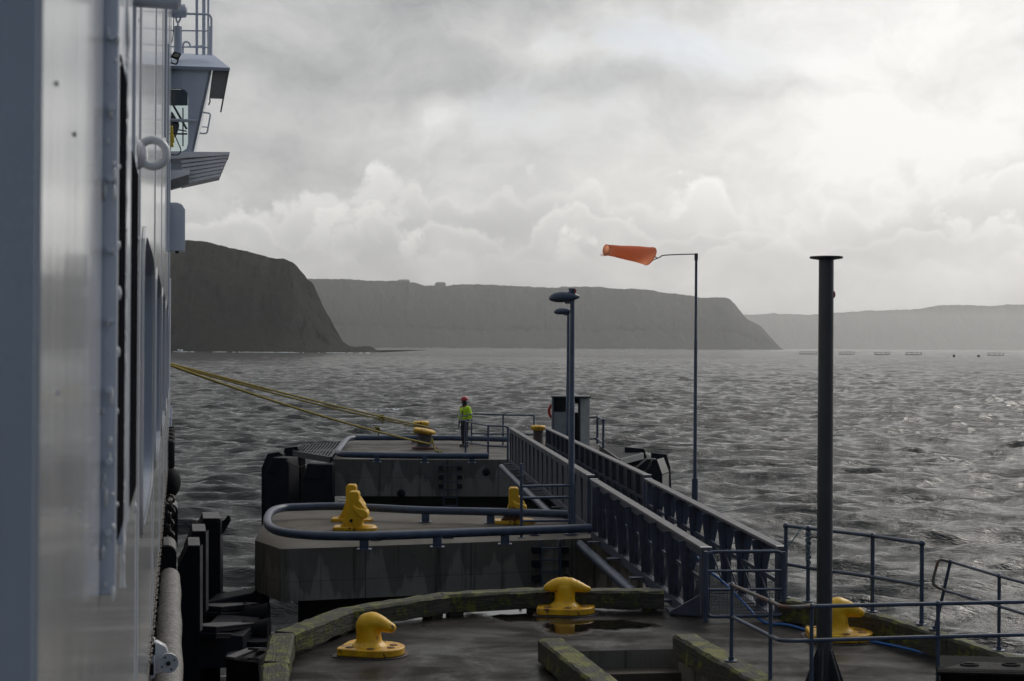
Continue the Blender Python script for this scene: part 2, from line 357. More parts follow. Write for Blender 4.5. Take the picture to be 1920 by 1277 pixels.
def mk_clear():
    m, N, b = principled('bridge_glass')
    b.inputs['Base Color'].default_value = (0.80, 0.93, 0.90, 1); b.inputs['Roughness'].default_value = 0.02
    tr = N.node('ShaderNodeBsdfTransparent', inp={'Color': (0.74, 0.86, 0.84, 1)})
    gl = N.node('ShaderNodeBsdfGlossy', inp={'Roughness': 0.03})
    mx = N.node('ShaderNodeMixShader', inp={0: 0.07})
    N.l.new(tr.outputs[0], mx.inputs[1]); N.l.new(gl.outputs[0], mx.inputs[2])
    N.l.new(mx.outputs[0], N.n['Material Output'].inputs[0]); return m
M_clear = mk_clear()
def mk_fur():
    m, N, b = principled('scuffed_rubber_roll')
    tc = N.node('ShaderNodeTexCoord').outputs['Object']
    a = N.noise(N.mapping(tc, (4, 4, 4), (0, 0, 0), (0.5, 0.4, 0.3)), 3.0, 7, 0.75, 1.6)
    N.l.new(N.mix(N.ramp(a, [(0.40, 0.0), (0.60, 1.0)]), (0.05, 0.048, 0.046), (0.24, 0.225, 0.21)), b.inputs['Base Color'])
    b.inputs['Roughness'].default_value = 0.6; return m
M_roll = mk_fur()
def simple(name, c, rough=0.6, emit=None):
    m, N, b = principled(name)
    tc = N.node('ShaderNodeTexCoord').outputs['Object']
    N.l.new(N.mix(N.noise(tc, 14, 4, 0.6), c, tuple(x * 0.7 for x in c)), b.inputs['Base Color'])
    b.inputs['Roughness'].default_value = rough
    if emit:
        b.inputs['Emission Color'].default_value = tuple(emit) + (1,); b.inputs['Emission Strength'].default_value = 1.0
    return m
M_jacket = simple('hi_vis_fabric', (0.60, 0.88, 0.015), 0.7)
M_refl = simple('reflective_tape', (0.34, 0.36, 0.38), 0.4)
M_trs = simple('navy_trousers', (0.025, 0.028, 0.040), 0.85)
M_dark = simple('dark_fabric', (0.018, 0.018, 0.024), 0.85)
M_skin = simple('skin', (0.42, 0.24, 0.17), 0.55)
M_hel = simple('red_helmet', (0.55, 0.05, 0.05), 0.35)
M_boot = simple('boots', (0.015, 0.014, 0.014), 0.6)
M_lifej = simple('red_webbing', (0.22, 0.02, 0.03), 0.7)
M_yplas = simple('yellow_plastic', (0.75, 0.55, 0.02), 0.4)
M_teal = simple('teal_cord', (0.01, 0.12, 0.18), 0.6)

# ------------------------------------------------------------------ mesh builder
class MB:
    def __init__(s): s.v = []; s.f = []
    def add(s, vs, fs):
        k = len(s.v); s.v += [Vector(a) for a in vs]; s.f += [tuple(i + k for i in f) for f in fs]; return s
    def box(s, c, size, rz=0.0, M=None):
        hx, hy, hz = size[0] / 2, size[1] / 2, size[2] / 2
        vs = [Vector((x, y, z)) for x in (-hx, hx) for y in (-hy, hy) for z in (-hz, hz)]
        Q = M if M is not None else Matrix.Rotation(rz, 3, 'Z')
        vs = [Q @ v + Vector(c) for v in vs]
        return s.add(vs, [(0, 1, 3, 2), (4, 6, 7, 5), (0, 4, 5, 1), (2, 3, 7, 6), (0, 2, 6, 4), (1, 5, 7, 3)])
    def beam(s, a, b, wd, ht, up=Vector((0, 0, 1))):     # box from a to b
        a, b = Vector(a), Vector(b); d = (b - a); L = d.length; x = d.normalized()
        if abs(x.dot(up)) > 0.98: up = Vector((0, 1, 0))
        y = up.cross(x).normalized(); z = x.cross(y)
        return s.box((a + b) / 2, (L, wd, ht), M=Matrix((x, y, z)).transposed())
    def tube(s, pts, r, n=12, caps=True, closed=False):
        pts = [Vector(p) for p in pts]; m = len(pts); rings = []
        rr = r if isinstance(r, (list, tuple)) else [r] * m
        up = None
        for i, p in enumerate(pts):
            if closed: t = (pts[(i + 1) % m] - pts[i - 1]).normalized()
            else: t = (pts[min(i + 1, m - 1)] - pts[max(i - 1, 0)]).normalized()
            if up is None:
                up = Vector((0, 0, 1)) if abs(t.z) < 0.9 else Vector((1, 0, 0))
            up = (up - t * up.dot(t)).normalized(); bb = t.cross(up)
            rings.append([p + (up * math.cos(2 * math.pi * k / n) + bb * math.sin(2 * math.pi * k / n)) * rr[i] for k in range(n)])
        vs = [q for rg in rings for q in rg]; fs = []
        for i in range(m if closed else m - 1):
            a, b = i * n, ((i + 1) % m) * n
            for k in range(n): fs.append((a + k, a + (k + 1) % n, b + (k + 1) % n, b + k))
        if caps and not closed:
            fs.append(tuple(reversed(range(n)))); fs.append(tuple(range((m - 1) * n, m * n)))
        return s.add(vs, fs)
    def lathe(s, prof, c=(0, 0, 0), n=28, sx=1.0, sy=1.0, zs=1.0):
        c = Vector(c); vs = []; fs = []; m = len(prof)
        for (r, z) in prof:
            for k in range(n):
                a = 2 * math.pi * k / n; vs.append(c + Vector((r * sx * math.cos(a), r * sy * math.sin(a), z * zs)))
        for i in range(m - 1):
            for k in range(n): fs.append((i * n + k, i * n + (k + 1) % n, (i + 1) * n + (k + 1) % n, (i + 1) * n + k))
        fs.append(tuple(reversed(range(n)))); fs.append(tuple(range((m - 1) * n, m * n)))
        return s.add(vs, fs)
    def extr(s, poly, vec):                # polygon (world points) extruded along vec
        poly = [Vector(p) for p in poly]; n = len(poly); vec = Vector(vec)
        vs = poly + [p + vec for p in poly]
        fs = [tuple(range(n)), tuple(reversed(range(n, 2 * n)))]
        fs += [(k, k + n, (k + 1) % n + n, (k + 1) % n) for k in range(n)]
        return s.add(vs, fs)
    def ball(s, c, r, sx=1, sy=1, sz=1, n=10):
        prof = [(max(1e-4, r * math.sin(math.pi * i / n)), -r * math.cos(math.pi * i / n) * sz) for i in range(n + 1)]
        return s.lathe(prof, c, max(8, n + 4), sx, sy)
    def build(s, name, mat, parent=None, loc=None, bevel=0.0, smooth=40, mods=None):
        """vertices are world coordinates; the object's origin is its parent's, or loc when it is top-level"""
        off = Vector((0, 0, 0))
        if parent is not None:
            p = parent
            while p is not None: off = off + p.location; p = p.parent
        elif loc is not None: off = Vector(loc)
        me = bpy.data.meshes.new(name)
        me.from_pydata([tuple(v - off) for v in s.v], [], s.f); me.validate()
        bm = bmesh.new(); bm.from_mesh(me); bmesh.ops.recalc_face_normals(bm, faces=bm.faces); bm.to_mesh(me); bm.free()
        if smooth:
            me.shade_smooth(); me.set_sharp_from_angle(angle=R(smooth))
        me.materials.append(mat)
        o = bpy.data.objects.new(name, me); COL.objects.link(o)
        if parent is not None: o.parent = parent
        else: o.location = off
        if bevel:
            bv = o.modifiers.new('bevel', 'BEVEL'); bv.width = bevel; bv.segments = 2; bv.limit_method = 'ANGLE'; bv.angle_limit = R(40)
        return o

def thing(name, label, cat, loc=(0, 0, 0), group=None, rz=0.0):
    o = bpy.data.objects.new(name, None); COL.objects.link(o); o.location = loc; o.rotation_euler.z = rz
    o.empty_display_size = 0.2
    return tag(o, label, cat, group)
def tag(o, label, cat, group=None):
    o['label'] = label; o['category'] = cat
    if group: o['group'] = group
    return o
def structure(o): o['kind'] = 'structure'; return o
def rcorner(pts, rad, n=6):
    """polyline with rounded inner corners"""
    pts = [Vector(p) for p in pts]; out = [pts[0]]
    for i in range(1, len(pts) - 1):
        a, b, c = pts[i - 1], pts[i], pts[i + 1]
        r1 = min(rad, (a - b).length * 0.48, (c - b).length * 0.48)
        p, q = b + (a - b).normalized() * r1, b + (c - b).normalized() * r1
        for k in range(n + 1):
            t = k / n; out.append(p * (1 - t) ** 2 + b * 2 * t * (1 - t) + q * t * t)
    out.append(pts[-1]); return out
def catmull(P, n=8):
    P = [Vector(p) for p in P]; Q = [P[0] * 2 - P[1]] + P + [P[-1] * 2 - P[-2]]; out = []
    for i in range(1, len(Q) - 2):
        for k in range(n):
            t = k / n
            out.append(0.5 * ((2 * Q[i]) + (Q[i + 1] - Q[i - 1]) * t + (2 * Q[i - 1] - 5 * Q[i] + 4 * Q[i + 1] - Q[i + 2]) * t * t + (3 * Q[i] - Q[i - 1] - 3 * Q[i + 1] + Q[i + 2]) * t ** 3))
    out.append(P[-1]); return out
Z3 = Vector((0, 0, 1))
def up(p, z): return Vector((p.x, p.y, z))
def copy_tree(o, parent=None):
    c = o.copy(); COL.objects.link(c); c.parent = parent
    for ch in list(o.children): copy_tree(ch, c)
    return c

ZD = 3.3          # level of the concrete decks above the water
# PART_2
# ------------------------------------------------------------------ numpy grid mesh
def grid_mesh(name, X, Y, Zz, mat, smooth=True):
    nr, nc = X.shape
    me = bpy.data.meshes.new(name)
    co = np.stack([X, Y, Zz], -1).reshape(-1, 3).astype(np.float32)
    i = np.arange(nr - 1)[:, None] * nc + np.arange(nc - 1)[None, :]
    q = np.stack([i, i + 1, i + nc + 1, i + nc], -1).reshape(-1, 4).astype(np.int32)
    me.vertices.add(len(co)); me.vertices.foreach_set('co', co.ravel())
    me.loops.add(q.size); me.loops.foreach_set('vertex_index', q.ravel())
    me.polygons.add(len(q)); me.polygons.foreach_set('loop_start', np.arange(0, q.size, 4, dtype=np.int32))
    me.polygons.foreach_set('use_smooth', np.full(len(q), smooth))
    me.update(calc_edges=True); me.materials.append(mat)
    o = bpy.data.objects.new(name, me); COL.objects.link(o); return o
_rs = np.random.RandomState(11); _P = _rs.rand(256, 256)
def vnoise(x, y):
    xi, yi = np.floor(x).astype(int), np.floor(y).astype(int); fx, fy = x - xi, y - yi
    fx = fx * fx * (3 - 2 * fx); fy = fy * fy * (3 - 2 * fy)
    g = lambda a, b: _P[a % 256, b % 256]
    return (g(xi, yi) * (1 - fx) + g(xi + 1, yi) * fx) * (1 - fy) + (g(xi, yi + 1) * (1 - fx) + g(xi + 1, yi + 1) * fx) * fy
def fbm(x, y, o=5, p=0.5):
    s = 0; a = 1; t = 0
    for k in range(o): s = s + a * vnoise(x * 2 ** k + 17.3 * k, y * 2 ** k + 5.1 * k); t += a; a *= p
    return s / t - 0.5

# ------------------------------------------------------------------ sea
def sea_mat():
    m, N, b = principled('sea_water')
    geo = N.node('ShaderNodeNewGeometry'); P = geo.outputs['Position']
    b.inputs['Base Color'].default_value = (0.006, 0.010, 0.012, 1)
    b.inputs['IOR'].default_value = 1.27
    dist = N.vmath('LENGTH', P)
    N.l.new(N.node('ShaderNodeMapRange', inp={0: dist, 1: 30.0, 2: 1500.0, 3: 0.08, 4: 0.16}).outputs[0], b.inputs['Roughness'])
    h1 = N.noise(N.mapping(P, (0.55, 1.4, 1), rot=(0, 0, 0.2)), 2.2, 5, 0.62, 0.3)
    h2 = N.noise(N.mapping(P, (0.5, 1.4, 1), (5, 5, 0), rot=(0, 0, -0.15)), 0.62, 7, 0.68, 0.2)
    h3 = N.noise(N.mapping(P, (0.35, 1.4, 1), (9, 5, 0), rot=(0, 0, 0.05)), 0.05, 8, 0.70, 0.1)
    far = N.node('ShaderNodeMapRange', inp={0: dist, 1: 60.0, 2: 700.0}).outputs[0]
    h = N.math('ADD', N.math('MULTIPLY', h1, 0.06), N.math('MULTIPLY', h2, N.math('ADD', 0.28, N.math('MULTIPLY', far, 1.6))))
    h = N.math('ADD', h, N.math('MULTIPLY', N.math('MULTIPLY', h3, 9.0), far))
    bp = N.node('ShaderNodeBump', inp={'Strength': 1.0, 'Distance': 1.0, 'Height': h})
    N.l.new(bp.outputs[0], b.inputs['Normal'])
    # whitecaps: rare foam scraps on the crests
    z = N.node('ShaderNodeSeparateXYZ', inp={0: P}).outputs[2]
    fo = N.noise(N.mapping(P, (0.5, 0.9, 1), (2, 8, 0)), 0.16, 3, 0.5)
    fn = N.noise(P, 3.5, 6, 0.7)
    k = N.math('MULTIPLY', N.ramp(fo, [(0.63, 0.0), (0.70, 1.0)]), N.ramp(fn, [(0.5, 0.0), (0.56, 1.0)]))
    k = N.math('MULTIPLY', k, N.node('ShaderNodeMapRange', inp={0: z, 1: 0.12, 2: 0.28}).outputs[0])
    d = N.node('ShaderNodeBsdfDiffuse', inp={'Color': (0.62, 0.65, 0.68, 1)})
    mx = N.node('ShaderNodeMixShader', inp={0: k}); N.l.new(b.outputs[0], mx.inputs[1]); N.l.new(d.outputs[0], mx.inputs[2])
    N.l.new(mx.outputs[0], N.n['Material Output'].inputs[0])
    return m
def build_sea():
    rr = [3.0]
    while rr[-1] < 15000:
        r = rr[-1]
        rr.append(r + (0.6 if r < 18 else 0.10 if r < 30 else (0.0034 * r if r < 900 else 0.03 * r)))
    r = np.array(rr)
    th = np.concatenate([np.linspace(-180, -40, 60)[:-1], np.linspace(-40, -22, 130)[:-1], np.linspace(-22, 22, 1150), np.linspace(22, 40, 130)[1:], np.linspace(40, 180, 60)[1:]])
    Rr, T = np.meshgrid(r, np.radians(th), indexing='ij')
    X, Y = Rr * np.sin(T), Rr * np.cos(T)
    sp = np.maximum(0.0034 * Rr, 0.10)
    H = np.zeros_like(X); DX = np.zeros_like(X); DY = np.zeros_like(X)
    rs = np.random.RandomState(5)
    for i in range(90):
        L = 0.5 * (15.0 ** rs.rand())                         # 0.5 .. 7.5 m
        k = 2 * np.pi / L; a = 0.0066 * L * (0.45 + 1.0 * math.exp(-(math.log(L / 1.9)) ** 2 / 0.8)) * (0.6 + 0.8 * rs.rand())
        ang = R(-84) + rs.randn() * (0.40 + 0.12 * (L > 4)) 
        kx, ky = math.cos(ang), math.sin(ang); ph = rs.rand() * 6.28
        fade = np.clip((L / sp - 1.3) / 1.2, 0, 1)
        arg = k * (kx * X + ky * Y) + ph
        gust = 0.78 + 0.45 * (fbm(X / (L * 5) + i * 3.1, Y / (L * 5) + i * 1.7, 1) + 0.5)
        A = a * fade * gust; c = np.cos(arg); s = np.sin(arg)
        H += A * s; DX += A * kx * c * 0.55; DY += A * ky * c * 0.55
    # long crested swell that survives far out
    for L, a, ang in ((19, 0.07, -75), (27, 0.07, -60), (42, 0.08, -82), (70, 0.08, -70)):
        fade = np.clip((L / sp - 3.0) / 3.0, 0, 1); k = 2 * np.pi / L; g = R(ang)
        H += a * fade * np.sin(k * (math.cos(g) * X + math.sin(g) * Y) + L)
    o = grid_mesh('sea', X + DX, Y + DY, H, sea_mat()); structure(o)
build_sea()

# ------------------------------------------------------------------ headlands
def cliff_mat(name, rock, grass, k=1.0):
    m, N, b = principled(name)
    geo = N.node('ShaderNodeNewGeometry'); P = geo.outputs['Position']
    nz = N.node('ShaderNodeSeparateXYZ', inp={0: geo.outputs['True Normal']}).outputs[2]
    s1 = N.noise(N.mapping(P, (1, 1, 0.6)), 0.03 * k, 8, 0.66, 0.5)
    s2 = N.noise(N.mapping(P, (0.25, 0.25, 2.2)), 0.035 * k, 6, 0.6, 0.6)
    col = N.mix(N.ramp(s1, [(0.42, 0.0), (0.58, 1.0)]), tuple(x * 1.5 for x in rock), tuple(x * 0.25 for x in rock))
    col = N.mix(N.ramp(s2, [(0.52, 0.0), (0.62, 0.6)]), col, tuple(x * 1.6 for x in rock))
    g = N.noise(P, 0.045 * k, 7, 0.65)
    gm = N.math('ADD', N.math('MULTIPLY', nz, 1.3), N.math('MULTIPLY', g, 0.9))
    col = N.mix(N.ramp(gm, [(0.82, 0.0), (1.25, 1.0)]), col, grass)
    pl = N.noise(N.mapping(P, (1, 1, 0.5), (31, 11, 7)), 0.11 * k, 5, 0.7)
    col = N.mix(N.ramp(pl, [(0.66, 0.0), (0.74, 0.7)]), col, (0.14, 0.135, 0.12))
    N.l.new(col, b.inputs['Base Color']); b.inputs['Roughness'].default_value = 0.95
    b.inputs['Specular IOR Level'].default_value = 0.05
    bp = N.node('ShaderNodeBump', inp={'Strength': 1.0, 'Distance': 7.0, 'Height': N.noise(N.mapping(P, (1, 1, 0.5)), 0.09 * k, 7, 0.7)})
    N.l.new(bp.outputs[0], b.inputs['Normal']); return m
def headland(name, sil, base, D, face, back, mat, seed, steep=1.0, rise=0.0, ncol=520, gull=1.0, rightface=0):
    """a height field: its skyline is the traced outline, standing at its real distance"""
    sx = np.array([p[0] for p in sil], float); sy = np.array([p[1] for p in sil], float)
    X = np.linspace((sx[0] - CX) / F * D, (sx[-1] - CX) / F * D * (1.0 + (0.02 if sx[-1] > CX else -0.0)), ncol)
    v = np.concatenate([np.linspace(0, 1, 90), 1 + np.linspace(0.02, 1, 40) ** 1.6 * back / face])
    XX, V = np.meshgrid(X, v, indexing='ij')
    gl = fbm(XX / 60 + seed, V * 0.7 + seed, 5, 0.6) * 1.0 + fbm(XX / 14 + seed, V * 1.5 + 3, 3) * 0.35
    shore = D + fbm(XX / 160 + seed * 2, 0 * XX, 3) * 90 * gull
    Y = shore + V * face + gl * 55 * gull * np.clip(V * 3, 0, 1) * np.where(V > 1, np.clip(2 - V, 0, 1), 1)
    px = CX + XX / (D + face) * F
    ysil = np.interp(px, sx, sy) + fbm(px / 7.0 + seed, px * 0, 5, 0.65) * 3.4
    yh = 649.1 + (px - CX) * math.tan(ROLL)
    top = CAMZ + (yh - ysil) / F * (D + face) 
    top = np.maximum(top, 0.0)
    pr = np.clip(V, 0, 1)
    prof = np.where(pr < 0.35, pr / 0.35 * 0.30, 0.30 + 0.70 * ((pr - 0.35) / 0.65) ** steep)
    prof = np.clip(prof + fbm(XX / 25 + seed, V * 6, 4) * 0.16 * np.sin(np.pi * pr), 0, 1.0)
    Z = top * prof
    Z = np.where(V > 1, top * (1 - 0.10 * (V - 1) * face / back), Z)
    pxa = CX + XX / Y * F; ya = np.interp(pxa, sx, sy); yha = 649.1 + (pxa - CX) * math.tan(ROLL)
    lim = np.maximum(CAMZ + (yha - ya) / F * Y * 0.97, 0.0)
    Z = np.where(V > 1, np.minimum(Z, lim), Z)
    if rise: Z = np.where(V > 1, np.minimum(Z, top + rise), Z)
    edge = np.clip((XX[-1] - XX) / 1, 0, 1)
    Z = np.where(V <= 0.001, -2.0, Z)
    # close the seaward end so that the land runs down into the water
    o = grid_mesh(name, XX, Y, Z - 0.6, mat); structure(o); return o
M_cl1 = cliff_mat('near_cliff_rock', (0.034, 0.032, 0.031), (0.036, 0.036, 0.026), 1.0)
M_cl2 = cliff_mat('mid_cliff_rock', (0.030, 0.030, 0.030), (0.060, 0.062, 0.046), 0.5)
M_cl3 = cliff_mat('far_hill_ground', (0.045, 0.043, 0.040), (0.075, 0.073, 0.050), 0.3)
headland('headland', [(-250, 470), (-80, 455), (100, 450), (240, 448), (350, 449), (385, 452), (420, 461), (450, 467), (480, 475), (500, 480), (515, 483), (528, 482), (545, 490), (556, 500), (567, 514), (572, 522), (580, 527), (588, 545), (600, 572), (612, 592), (628, 620), (640, 640), (652, 648), (668, 650), (685, 648), (694, 650), (703, 656)],
         654, 1330, 80, 800, M_cl1, 3.0, 0.8)
headland('headland', [(430, 520), (560, 521), (590, 523), (640, 523), (690, 526), (740, 526), (775, 529), (795, 535), (830, 537), (900, 541), (960, 541), (1000, 542), (1045, 541), (1100, 539), (1150, 541), (1215, 543), (1235, 547), (1290, 553), (1315, 558), (1360, 557), (1370, 561), (1378, 568), (1390, 583), (1402, 597), (1425, 611), (1440, 625), (1447, 640), (1450, 653), (1466, 659)],
         657, 5000, 270, 1200, M_cl2, 8.0, 0.7, gull=0.7)
# the green slope that rises behind the middle cliff
headland('hillside', [(700, 560), (770, 545), (800, 535), (838, 536), (850, 533), (900, 533), (950, 535), (1000, 538), (1040, 539), (1080, 537), (1130, 538), (1170, 543), (1230, 560)],
         657, 5400, 180, 500, M_cl3, 1.0, 0.9, gull=0.4)
headland('far_hills', [(1200, 600), (1300, 594), (1395, 590), (1450, 588), (1480, 589), (1520, 590), (1560, 587), (1620, 583), (1690, 581), (1728, 579), (1745, 575), (1765, 572), (1800, 571), (1850, 574), (1890, 571), (1960, 570), (2200, 560), (2500, 575)],
         660, 11500, 600, 2500, M_cl3, 5.0, 0.8, gull=2.0)
# surf along the foot of the cliffs
def surf():
    m, N, b = principled('white_surf'); b.inputs['Base Color'].default_value = (0.75, 0.77, 0.78, 1); b.inputs['Roughness'].default_value = 0.9
    rnd = random.Random(3)
    for D, x0, x1, n, hh in ((1255, 325, 690, 130, 1.0), (4820, 760, 1460, 120, 2.6)):
        mb = MB(); hot = [rnd.uniform(x0, x1) for _ in range(14)]
        for i in range(n):
            px = rnd.choice(hot) + rnd.gauss(0, 9) if rnd.random() < 0.8 else rnd.uniform(x0, x1); px = min(max(px, x0), x1)
            d = D + rnd.uniform(-12, 12)
            x = (px - CX) / F * d; wd = rnd.uniform(1.0, 5.5) * D / 1600
            mb.ball((x, d, 0.15), 1.0, wd * 0.5, 1.0, rnd.uniform(0.10, 0.45) * hh, 6)
        if D < 2000:
            for k in range(9): mb.ball(((338 - CX) / F * D + rnd.gauss(0, 2.0), D - 8 + rnd.gauss(0, 1), rnd.uniform(0.2, 2.2)), rnd.uniform(0.3, 1.1), 1.2, 1, 1, 6)
        o = mb.build('surf', m, None, (0, D, 0)); o['kind'] = 'stuff'
surf()
def house(px, pyb, D, W, Hh, roofh, label, extra=False):
    yb = 649.1 + (px - CX) * math.tan(ROLL)
    z = CAMZ + (yb - pyb) / F * D; x = (px - CX) / F * D
    t = thing('house', label, 'house', (x, D, z - 1.0))
    dp = W * 0.45
    MB().box((x, D, z - 1 + (Hh + 1) / 2), (W * 0.86, dp, Hh + 1)).build('wall', M_hse, t, smooth=0)
    b = MB()
    rf = [(x - W / 2, D - dp * 0.6, z + Hh), (x - W / 2, D + dp * 0.6, z + Hh), (x - W * 0.30, D, z + Hh + roofh)]
    vs = [(x - W / 2, D - dp * .6, z + Hh), (x + W / 2, D - dp * .6, z + Hh), (x + W / 2, D + dp * .6, z + Hh), (x - W / 2, D + dp * .6, z + Hh), (x - W * .34, D, z + Hh + roofh), (x + W * .34, D, z + Hh + roofh)]
    b.add(vs, [(0, 1, 5, 4), (2, 3, 4, 5), (0, 4, 3), (1, 2, 5), (0, 3, 2, 1)])
    rfo = b.build('roof', M_roof, t, smooth=0)
    MB().box((x + W * 0.16, D, z + Hh + roofh), (1.2, 1.2, 2.2)).build('chimney', M_hse, rfo, smooth=0)
    for k in (-0.25, 0.0, 0.25):
        MB().box((x + k * W, D - dp / 2 - 0.1, z + Hh * 0.55), (1.6, 0.2, 1.4)).build('window', M_glass, t, smooth=0)
    if extra:
        MB().box((x - W * 0.55, D, z + Hh * 0.3 - 0.5), (W * 0.4, dp * 0.7, Hh * 0.9 + 1)).build('annexe', M_hse, t, smooth=0)
M_hse = simple('house_wall', (0.24, 0.24, 0.23)); M_roof = simple('slate_roof', (0.07, 0.072, 0.08))
house(756, 530.5, 5290, 50, 6.5, 6.2, 'long low house with a stepped roof right on the cliff edge', True)
house(825, 537, 5400, 46, 5.0, 11.0, 'house with a steep roof on the grass, right of the long house')
house(1057, 541.5, 5450, 32, 5.0, 4.0, 'tiny roofed building on the skyline above the street lamp', True)
M_pen = simple('pen_pipe', (0.09, 0.09, 0.09)); M_buoy = simple('dark_buoy', (0.03, 0.03, 0.03))
def pens():
    labs = ['floating fish pen ring just left of the tall dark post', 'floating fish pen ring just right of the tall dark post',
            'middle one of the five floating fish pen rings', 'floating fish pen ring second from the right of the five', 'floating fish pen ring farthest right, apart from the others']
    for (px, wpx), lab in zip(((1516, 33), (1588, 29), (1654, 28), (1713, 29), (1867, 29)), labs):
        d = 1500.0; x = (px - CX) / F * d; r = wpx / F * d / 2
        t = thing('fish_pen', lab, 'fish pen', (x, d, 0.3), 'floating fish pens on the water')
        ring = [Vector((x + r * math.cos(a), d + r * math.sin(a), 0.7)) for a in np.linspace(0, 2 * math.pi, 36, endpoint=False)]
        MB().tube(ring, 0.35, 6, closed=True).build('float_ring', M_pen, t)
        MB().tube([p + Z3 * 2.4 for p in ring], 0.2, 6, closed=True).build('handrail', M_pen, t)
        for p in ring[::4]: MB().tube([p, p + Z3 * 2.4], 0.2, 5).build('stanchion', M_pen, t)
    for px, py in ((1835, 669), (1789, 668)):
        d = 1250.0; x = (px - CX) / F * d
        o = MB().ball((x, d, 0.9), 1.2).build('buoy', M_buoy, None, (x, d, 0)); tag(o, 'small dark buoy floating left of the rightmost fish pen' if px > 1800 else 'tiny buoy between the fourth fish pen and the dark buoy', 'buoy')
pens()
# PART_3
from mathutils.geometry import tessellate_polygon
def slab(root, top_px, thick, m_top, m_side, holes=(), ztop=ZD, pts=None, topname='deck_surface'):
    """a concrete platform: traced plan at its level, real thickness"""
    P = pts if pts else [PZ(a, b, ztop) for a, b in top_px]
    loops = [P] + [list(h) for h in holes]
    flat = [v for l in loops for v in l]
    tri = tessellate_polygon([[Vector((v.x, v.y, 0)) for v in l] for l in loops])
    mb = MB().add([up(v, ztop) for v in flat], [t for t in tri])
    top = mb.build(topname, m_top, root, smooth=0)
    for p in top.data.polygons: pass
    sb = MB()
    for l in loops:
        n = len(l)
        vs = [up(v, ztop) for v in l] + [up(v, ztop - thick) for v in l]
        sb.add(vs, [(k, (k + 1) % n, (k + 1) % n + n, k + n) for k in range(n)])
    tri2 = [tuple(reversed(t)) for t in tri]
    sb.add([up(v, ztop - thick) for v in flat], tri2)
    sb.build('side_wall', m_side, root, smooth=0)
    return P

# ------------------------------------------------------------------ middle dolphin
mid = thing('mooring_dolphin', 'middle concrete mooring platform with gritty top and low blue pipe round its edge', 'mooring platform', PZ(800, 990, ZD))
mid_px = [(527, 1030), (478, 1013), (500, 968), (540, 956), (700, 954), (1070, 960), (1220, 966), (1234, 984), (1330, 986), (1340, 1006), (1225, 1010), (1216, 1026), (1205, 1040)]
A_mid, B_mid = PZ(527, 1030, ZD), PZ(1110, 1009, ZD)
slab(mid, mid_px + [(1110, 1009)], 0.95, M_crim, M_cside)
mb = MB().add([PZ(a, b, ZD + 0.005) for a, b in [(536, 984), (548, 968), (600, 963), (800, 966), (1060, 972), (1085, 982), (950, 984), (700, 993), (600, 996), (552, 993)]], [tuple(range(10))])
mb.build('gravel_finish', M_ctop_mid, mid, smooth=0)
def pipe_kerb(parent, pts, z, r, feet, zfoot):
    P = catmull([PZ(a, b, z) for a, b in pts], 6)
    MB().tube(P, r, 14).build('edge_pipe', M_steel, parent)
    for a, b in feet:
        p = PZ(a, b, z)
        MB().box((p.x, p.y, (z + zfoot) / 2), (0.16, 0.10, z - zfoot)).box((p.x, p.y, zfoot + 0.01), (0.26, 0.2, 0.02)).build('pipe_foot', M_steel, parent, bevel=0.004)
pipe_kerb(mid, [(1108, 990), (952, 996), (817, 1001), (699, 1005), (620, 1005), (572, 1003), (535, 999), (514, 993), (502, 983), (502, 970), (510, 959), (528, 953), (558, 951), (629, 949.5), (713, 953), (797, 957), (938, 960), (1000, 962), (1066, 964)],
          3.55, 0.082, [(683, 1005), (820, 1001), (947, 996), (798, 957), (920, 959)], ZD)
for a, b in ((706, 1013), (841, 1009), (1003, 1004)):
    p = PZ(a, b, ZD); MB().box(p + Z3 * 0.06, (0.12, 0.10, 0.12)).box(p + Z3 * 0.012, (0.2, 0.16, 0.022)).build('anchor_plate', M_steel, mid, bevel=0.004)
# cross head and piles under the platforms
def underside(root, cs, zt, r=0.45, head=None):
    if head:
        MB().extr([up(p, zt - 0.9) for p in head], (0, 0, 0.9)).build('cross_head', M_pile, root, smooth=0)
    for c in cs:
        MB().tube([Vector((c.x, c.y, zt)), Vector((c.x, c.y, -2.0))], r, 20).build('pile', M_pile, root)
underside(mid, [PZ(620, 990, ZD), PZ(820, 985, ZD), PZ(1040, 985, ZD), PZ(1160, 990, ZD), PZ(640, 966, ZD), PZ(960, 968, ZD)], ZD - 0.95, 0.4,
          [PZ(560, 1012, ZD), PZ(1190, 1006, ZD), PZ(1180, 968, ZD), PZ(560, 964, ZD)])
# ladder on the front face
def ladder(root, px0, px1, py0, py1, A, B, rungs, brackets, off=0.10):
    def q(a, b): return PV(a, b, A, B, off)
    tw = (B - A).normalized()
    for a in (px0, px1): MB().beam(q(a, py0), q(a, py1), 0.07, 0.03, up=tw).build('ladder_rail', M_steel, root, smooth=0)
    for y in rungs: MB().tube([q(px0, y), q(px1, y)], 0.016, 8).build('rung', M_steel, root)
    for a, s in ((px0, -1), (px1, 1)):
        for y in brackets:
            c = q(a, y) + tw * s * 0.09
            MB().box(c, (0.15, 0.14, 0.13), rz=math.atan2(tw.y, tw.x)).build('ladder_bracket', M_black, root, bevel=0.01)
ladder(mid, 1014, 1050, 1012, 1098, A_mid, B_mid, (1028, 1050, 1073, 1094), (1031, 1057, 1084))

